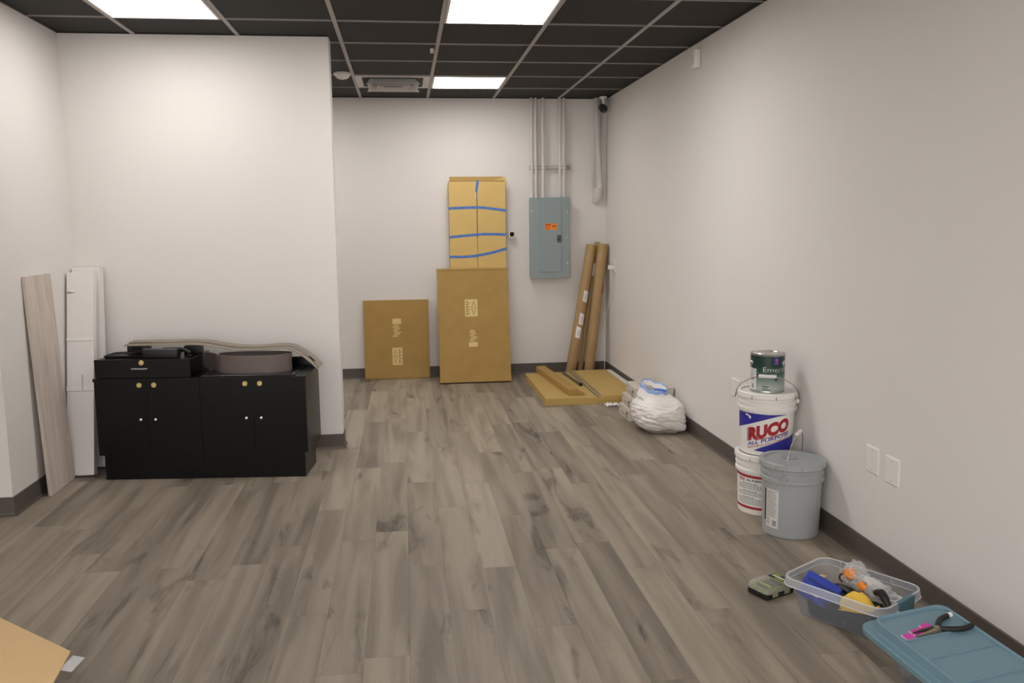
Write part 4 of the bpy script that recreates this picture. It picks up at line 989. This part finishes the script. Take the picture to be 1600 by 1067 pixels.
for y in (0.088, -0.013, -0.14): obj('rib', box(-0.119, 0.119, y-0.0025, y+0.0025, 0.012, 0.0172, 0.001), TEAL, lid)
for s in (-1,):
    obj('latch', box(-0.06, 0.06, *(sorted((s*(L0/2-0.006), s*(L0/2+0.022)))), -0.045, -0.013, 0.004), TEAL, lid, True)
LM4 = Matrix.Translation(lc) @ LMx.to_4x4()
# needle-nose pliers
pc = LM4 @ Vector((0.005, 0.108, 0.0132)); t = thing('pliers', 'needle-nose pliers with black handles lying open on the teal lid', 'pliers', pc, (LMx @ Matrix.Rotation(0.05, 3, 'Z')).to_euler())
JAW = mat('plier_steel', 'a69a86', 0.35, 0.8)
for s in (-1, 1):
    b = BM(); rr = []
    for x, yc, w_, h_ in ((0.012, s*0.004, 0.008, 0.007), (-0.005, s*0.006, 0.0075, 0.007), (-0.035, s*0.0055+(0.004 if s > 0 else -0.002), 0.005, 0.006), (-0.075, s*0.0035+(0.006 if s > 0 else -0.006), 0.002, 0.004)):
        rr.append([Vector((x, yc-w_, 0)), Vector((x, yc+w_, 0)), Vector((x, yc+w_*0.8, h_*1.6)), Vector((x, yc-w_*0.8, h_*1.6))])
    loft(b, rr); obj('jaw', b, JAW if s < 0 else mat('plier_dark', '4b463c', 0.4, 0.7), t)
obj('pivot', lathe(BM(), [(0, 0.0), (0.009, 0.0), (0.009, 0.014), (0.006, 0.0155), (0, 0.0155)], 20, Matrix.Translation((0.006, 0, 0))), JAW, t, True)
obj('handle', tube(BM(), bez([(0.012, -0.004, 0.0085), (0.035, -0.017, 0.0085), (0.075, -0.032, 0.0095), (0.115, -0.027, 0.0095)], 6), [0.006]*3+[0.0085]*16, 12), BLKP, t, True)
obj('handle', tube(BM(), bez([(0.012, 0.004, 0.0085), (0.03, 0.02, 0.0085), (0.055, 0.037, 0.0095), (0.09, 0.045, 0.0095)], 6), [0.006]*3+[0.0085]*16, 12), BLKP, t, True)
obj('handle_tip', tube(BM(), [(0.088, 0.0448, 0.0095), (0.104, 0.047, 0.0095)], [0.0088, 0.0075], 12), WHITE, t, True, 'white plastic handle tip')
# magenta plastic pieces
for x, y, rz, w_, d_, lab in ((-0.088, 0.1045, 0.0, 0.032, 0.03, 'magenta plastic piece lying alone left of the pliers tip'), (-0.04, 0.122, 0.15, 0.052, 0.026, 'long magenta plastic piece under the pliers jaws'), (0.0, 0.138, 0.2, 0.03, 0.026, 'magenta plastic piece with a white edge behind the pliers pivot')):
    p = LM4 @ Vector((x-0.003, y, 0.0132)); t = thing('magenta_piece', lab, 'plastic piece', p, (LMx @ Matrix.Rotation(rz, 3, 'Z')).to_euler(), 'magenta pieces on the teal lid')
    obj('piece', loft(BM(), [rrect(w_, d_, 0.005, z, 3) for z in (0.0, 0.0035)]), PINK, t)
    obj('clear_edge', box(-w_/2-0.003, -w_/2, -d_/2, d_/2, 0, 0.003), mat('clear_white', 'e8d8e4', 0.2), t)

# green bit-set case
gc = thing('bit_case', 'small black and green plastic bit case with clear cover on the floor beside the tub', 'case', (1.397, 3.108, 0.0003), (0, 0, math.atan2(0.061, 0.14)))
b = BM(); loft(b, [rrect(0.146, 0.1, 0.012, 0.0, 3), rrect(0.155, 0.108, 0.014, 0.006, 3), rrect(0.157, 0.11, 0.014, 0.024, 3), rrect(0.15, 0.103, 0.012, 0.024, 3)]); obj('base', b, mat('case_black', '16180f', 0.5), gc, True)
b = BM(); loft(b, [rrect(0.155, 0.109, 0.014, 0.0245, 3), rrect(0.15, 0.104, 0.014, 0.044, 3), rrect(0.138, 0.092, 0.012, 0.052, 3)]); obj('cover', b, CLEARC, gc, True)
obj('insert', loft(BM(), [rrect(0.136, 0.09, 0.008, 0.025, 3), rrect(0.132, 0.086, 0.008, 0.036, 3)]), mat('case_insert', '6f7a3a', 0.6), gc)
for k in range(6): obj('bit', box(-0.055+0.018*k, -0.045+0.018*k, -0.03, 0.025, 0.0365, 0.042, 0.001), [DGREEN, GREENL, BLKP, mat('slate', '4b4a66', 0.5), BLKP, GREENL][k], gc)
lab = obj('top_label', box(0.018, 0.064, -0.038, 0.038, 0.0526, 0.0532), DGREEN, gc)
obj('label_print', warp(poly_bm(rects([(0.036, 0.044, -0.03, 0.03)])), lambda x, y: (x, y, 0.0537)), PRINTW, gc)
obj('label_print', warp(poly_bm(rects([(0.022, 0.03, -0.034, 0.005), (0.05, 0.06, 0.0, 0.032)])), lambda x, y: (x, y, 0.0537)), GREENL, gc)
for x in (-0.035, 0.03): obj('clasp', box(x-0.014, x+0.014, -0.0575, -0.0545, 0.01, 0.034, 0.001), mat('clasp_clear', '8d8f78', 0.4), gc)
obj('clasp', box(-0.0805, -0.078, -0.022, 0.022, 0.009, 0.02, 0.001), BLKP, gc)

# ------------------------------------------------------------------ open carton at the lower left
t = thing('open_carton', 'open cardboard carton at the lower left with a flap folded out', 'carton', (-1.1, 1.95, 0), (0, 0, 0))
b = BM(); zt = 0.394
for a in ((-0.45, 0.2, 0.15, 0.156), (-0.45, 0.2, -0.45, -0.444), (-0.45, -0.444, -0.444, 0.15), (0.194, 0.2, -0.444, 0.15)): bx(b, *a, 0.0, zt)
bx(b, -0.444, 0.194, -0.444, 0.15, 0.0, 0.006)
obj('carton', b, CARD2, t)
fpoly = [(-0.31, 0.7), (0.237, 0.23), (0.2575, 0.04), (0.262, -0.45), (-0.45, -0.45), (-0.45, 0.7)]
fb = BM(); A = [fb.verts.new((x, y, zt+0.001)) for x, y in fpoly]; B = [fb.verts.new((x, y, zt+0.006)) for x, y in fpoly]
fb.faces.new(A[::-1]); fb.faces.new(B)
for i in range(6): fb.faces.new((A[i], A[(i+1) % 6], B[(i+1) % 6], B[i]))
obj('flap', fb, mat('cardboard_flap', 'd9b886', 0.8, nscale=6, namt=0.03), t)
tp = BM(); M2 = Matrix.Translation((0.243, 0.14, zt+0.003)) @ Matrix.Rotation(math.radians(-6), 4, 'Z'); bx(tp, 0, 0.03, 0, 0.07, 0, 0.001, M2 @ Matrix.Rotation(0.2, 4, 'Y')); obj('tape_end', tp, CLEARF, t)
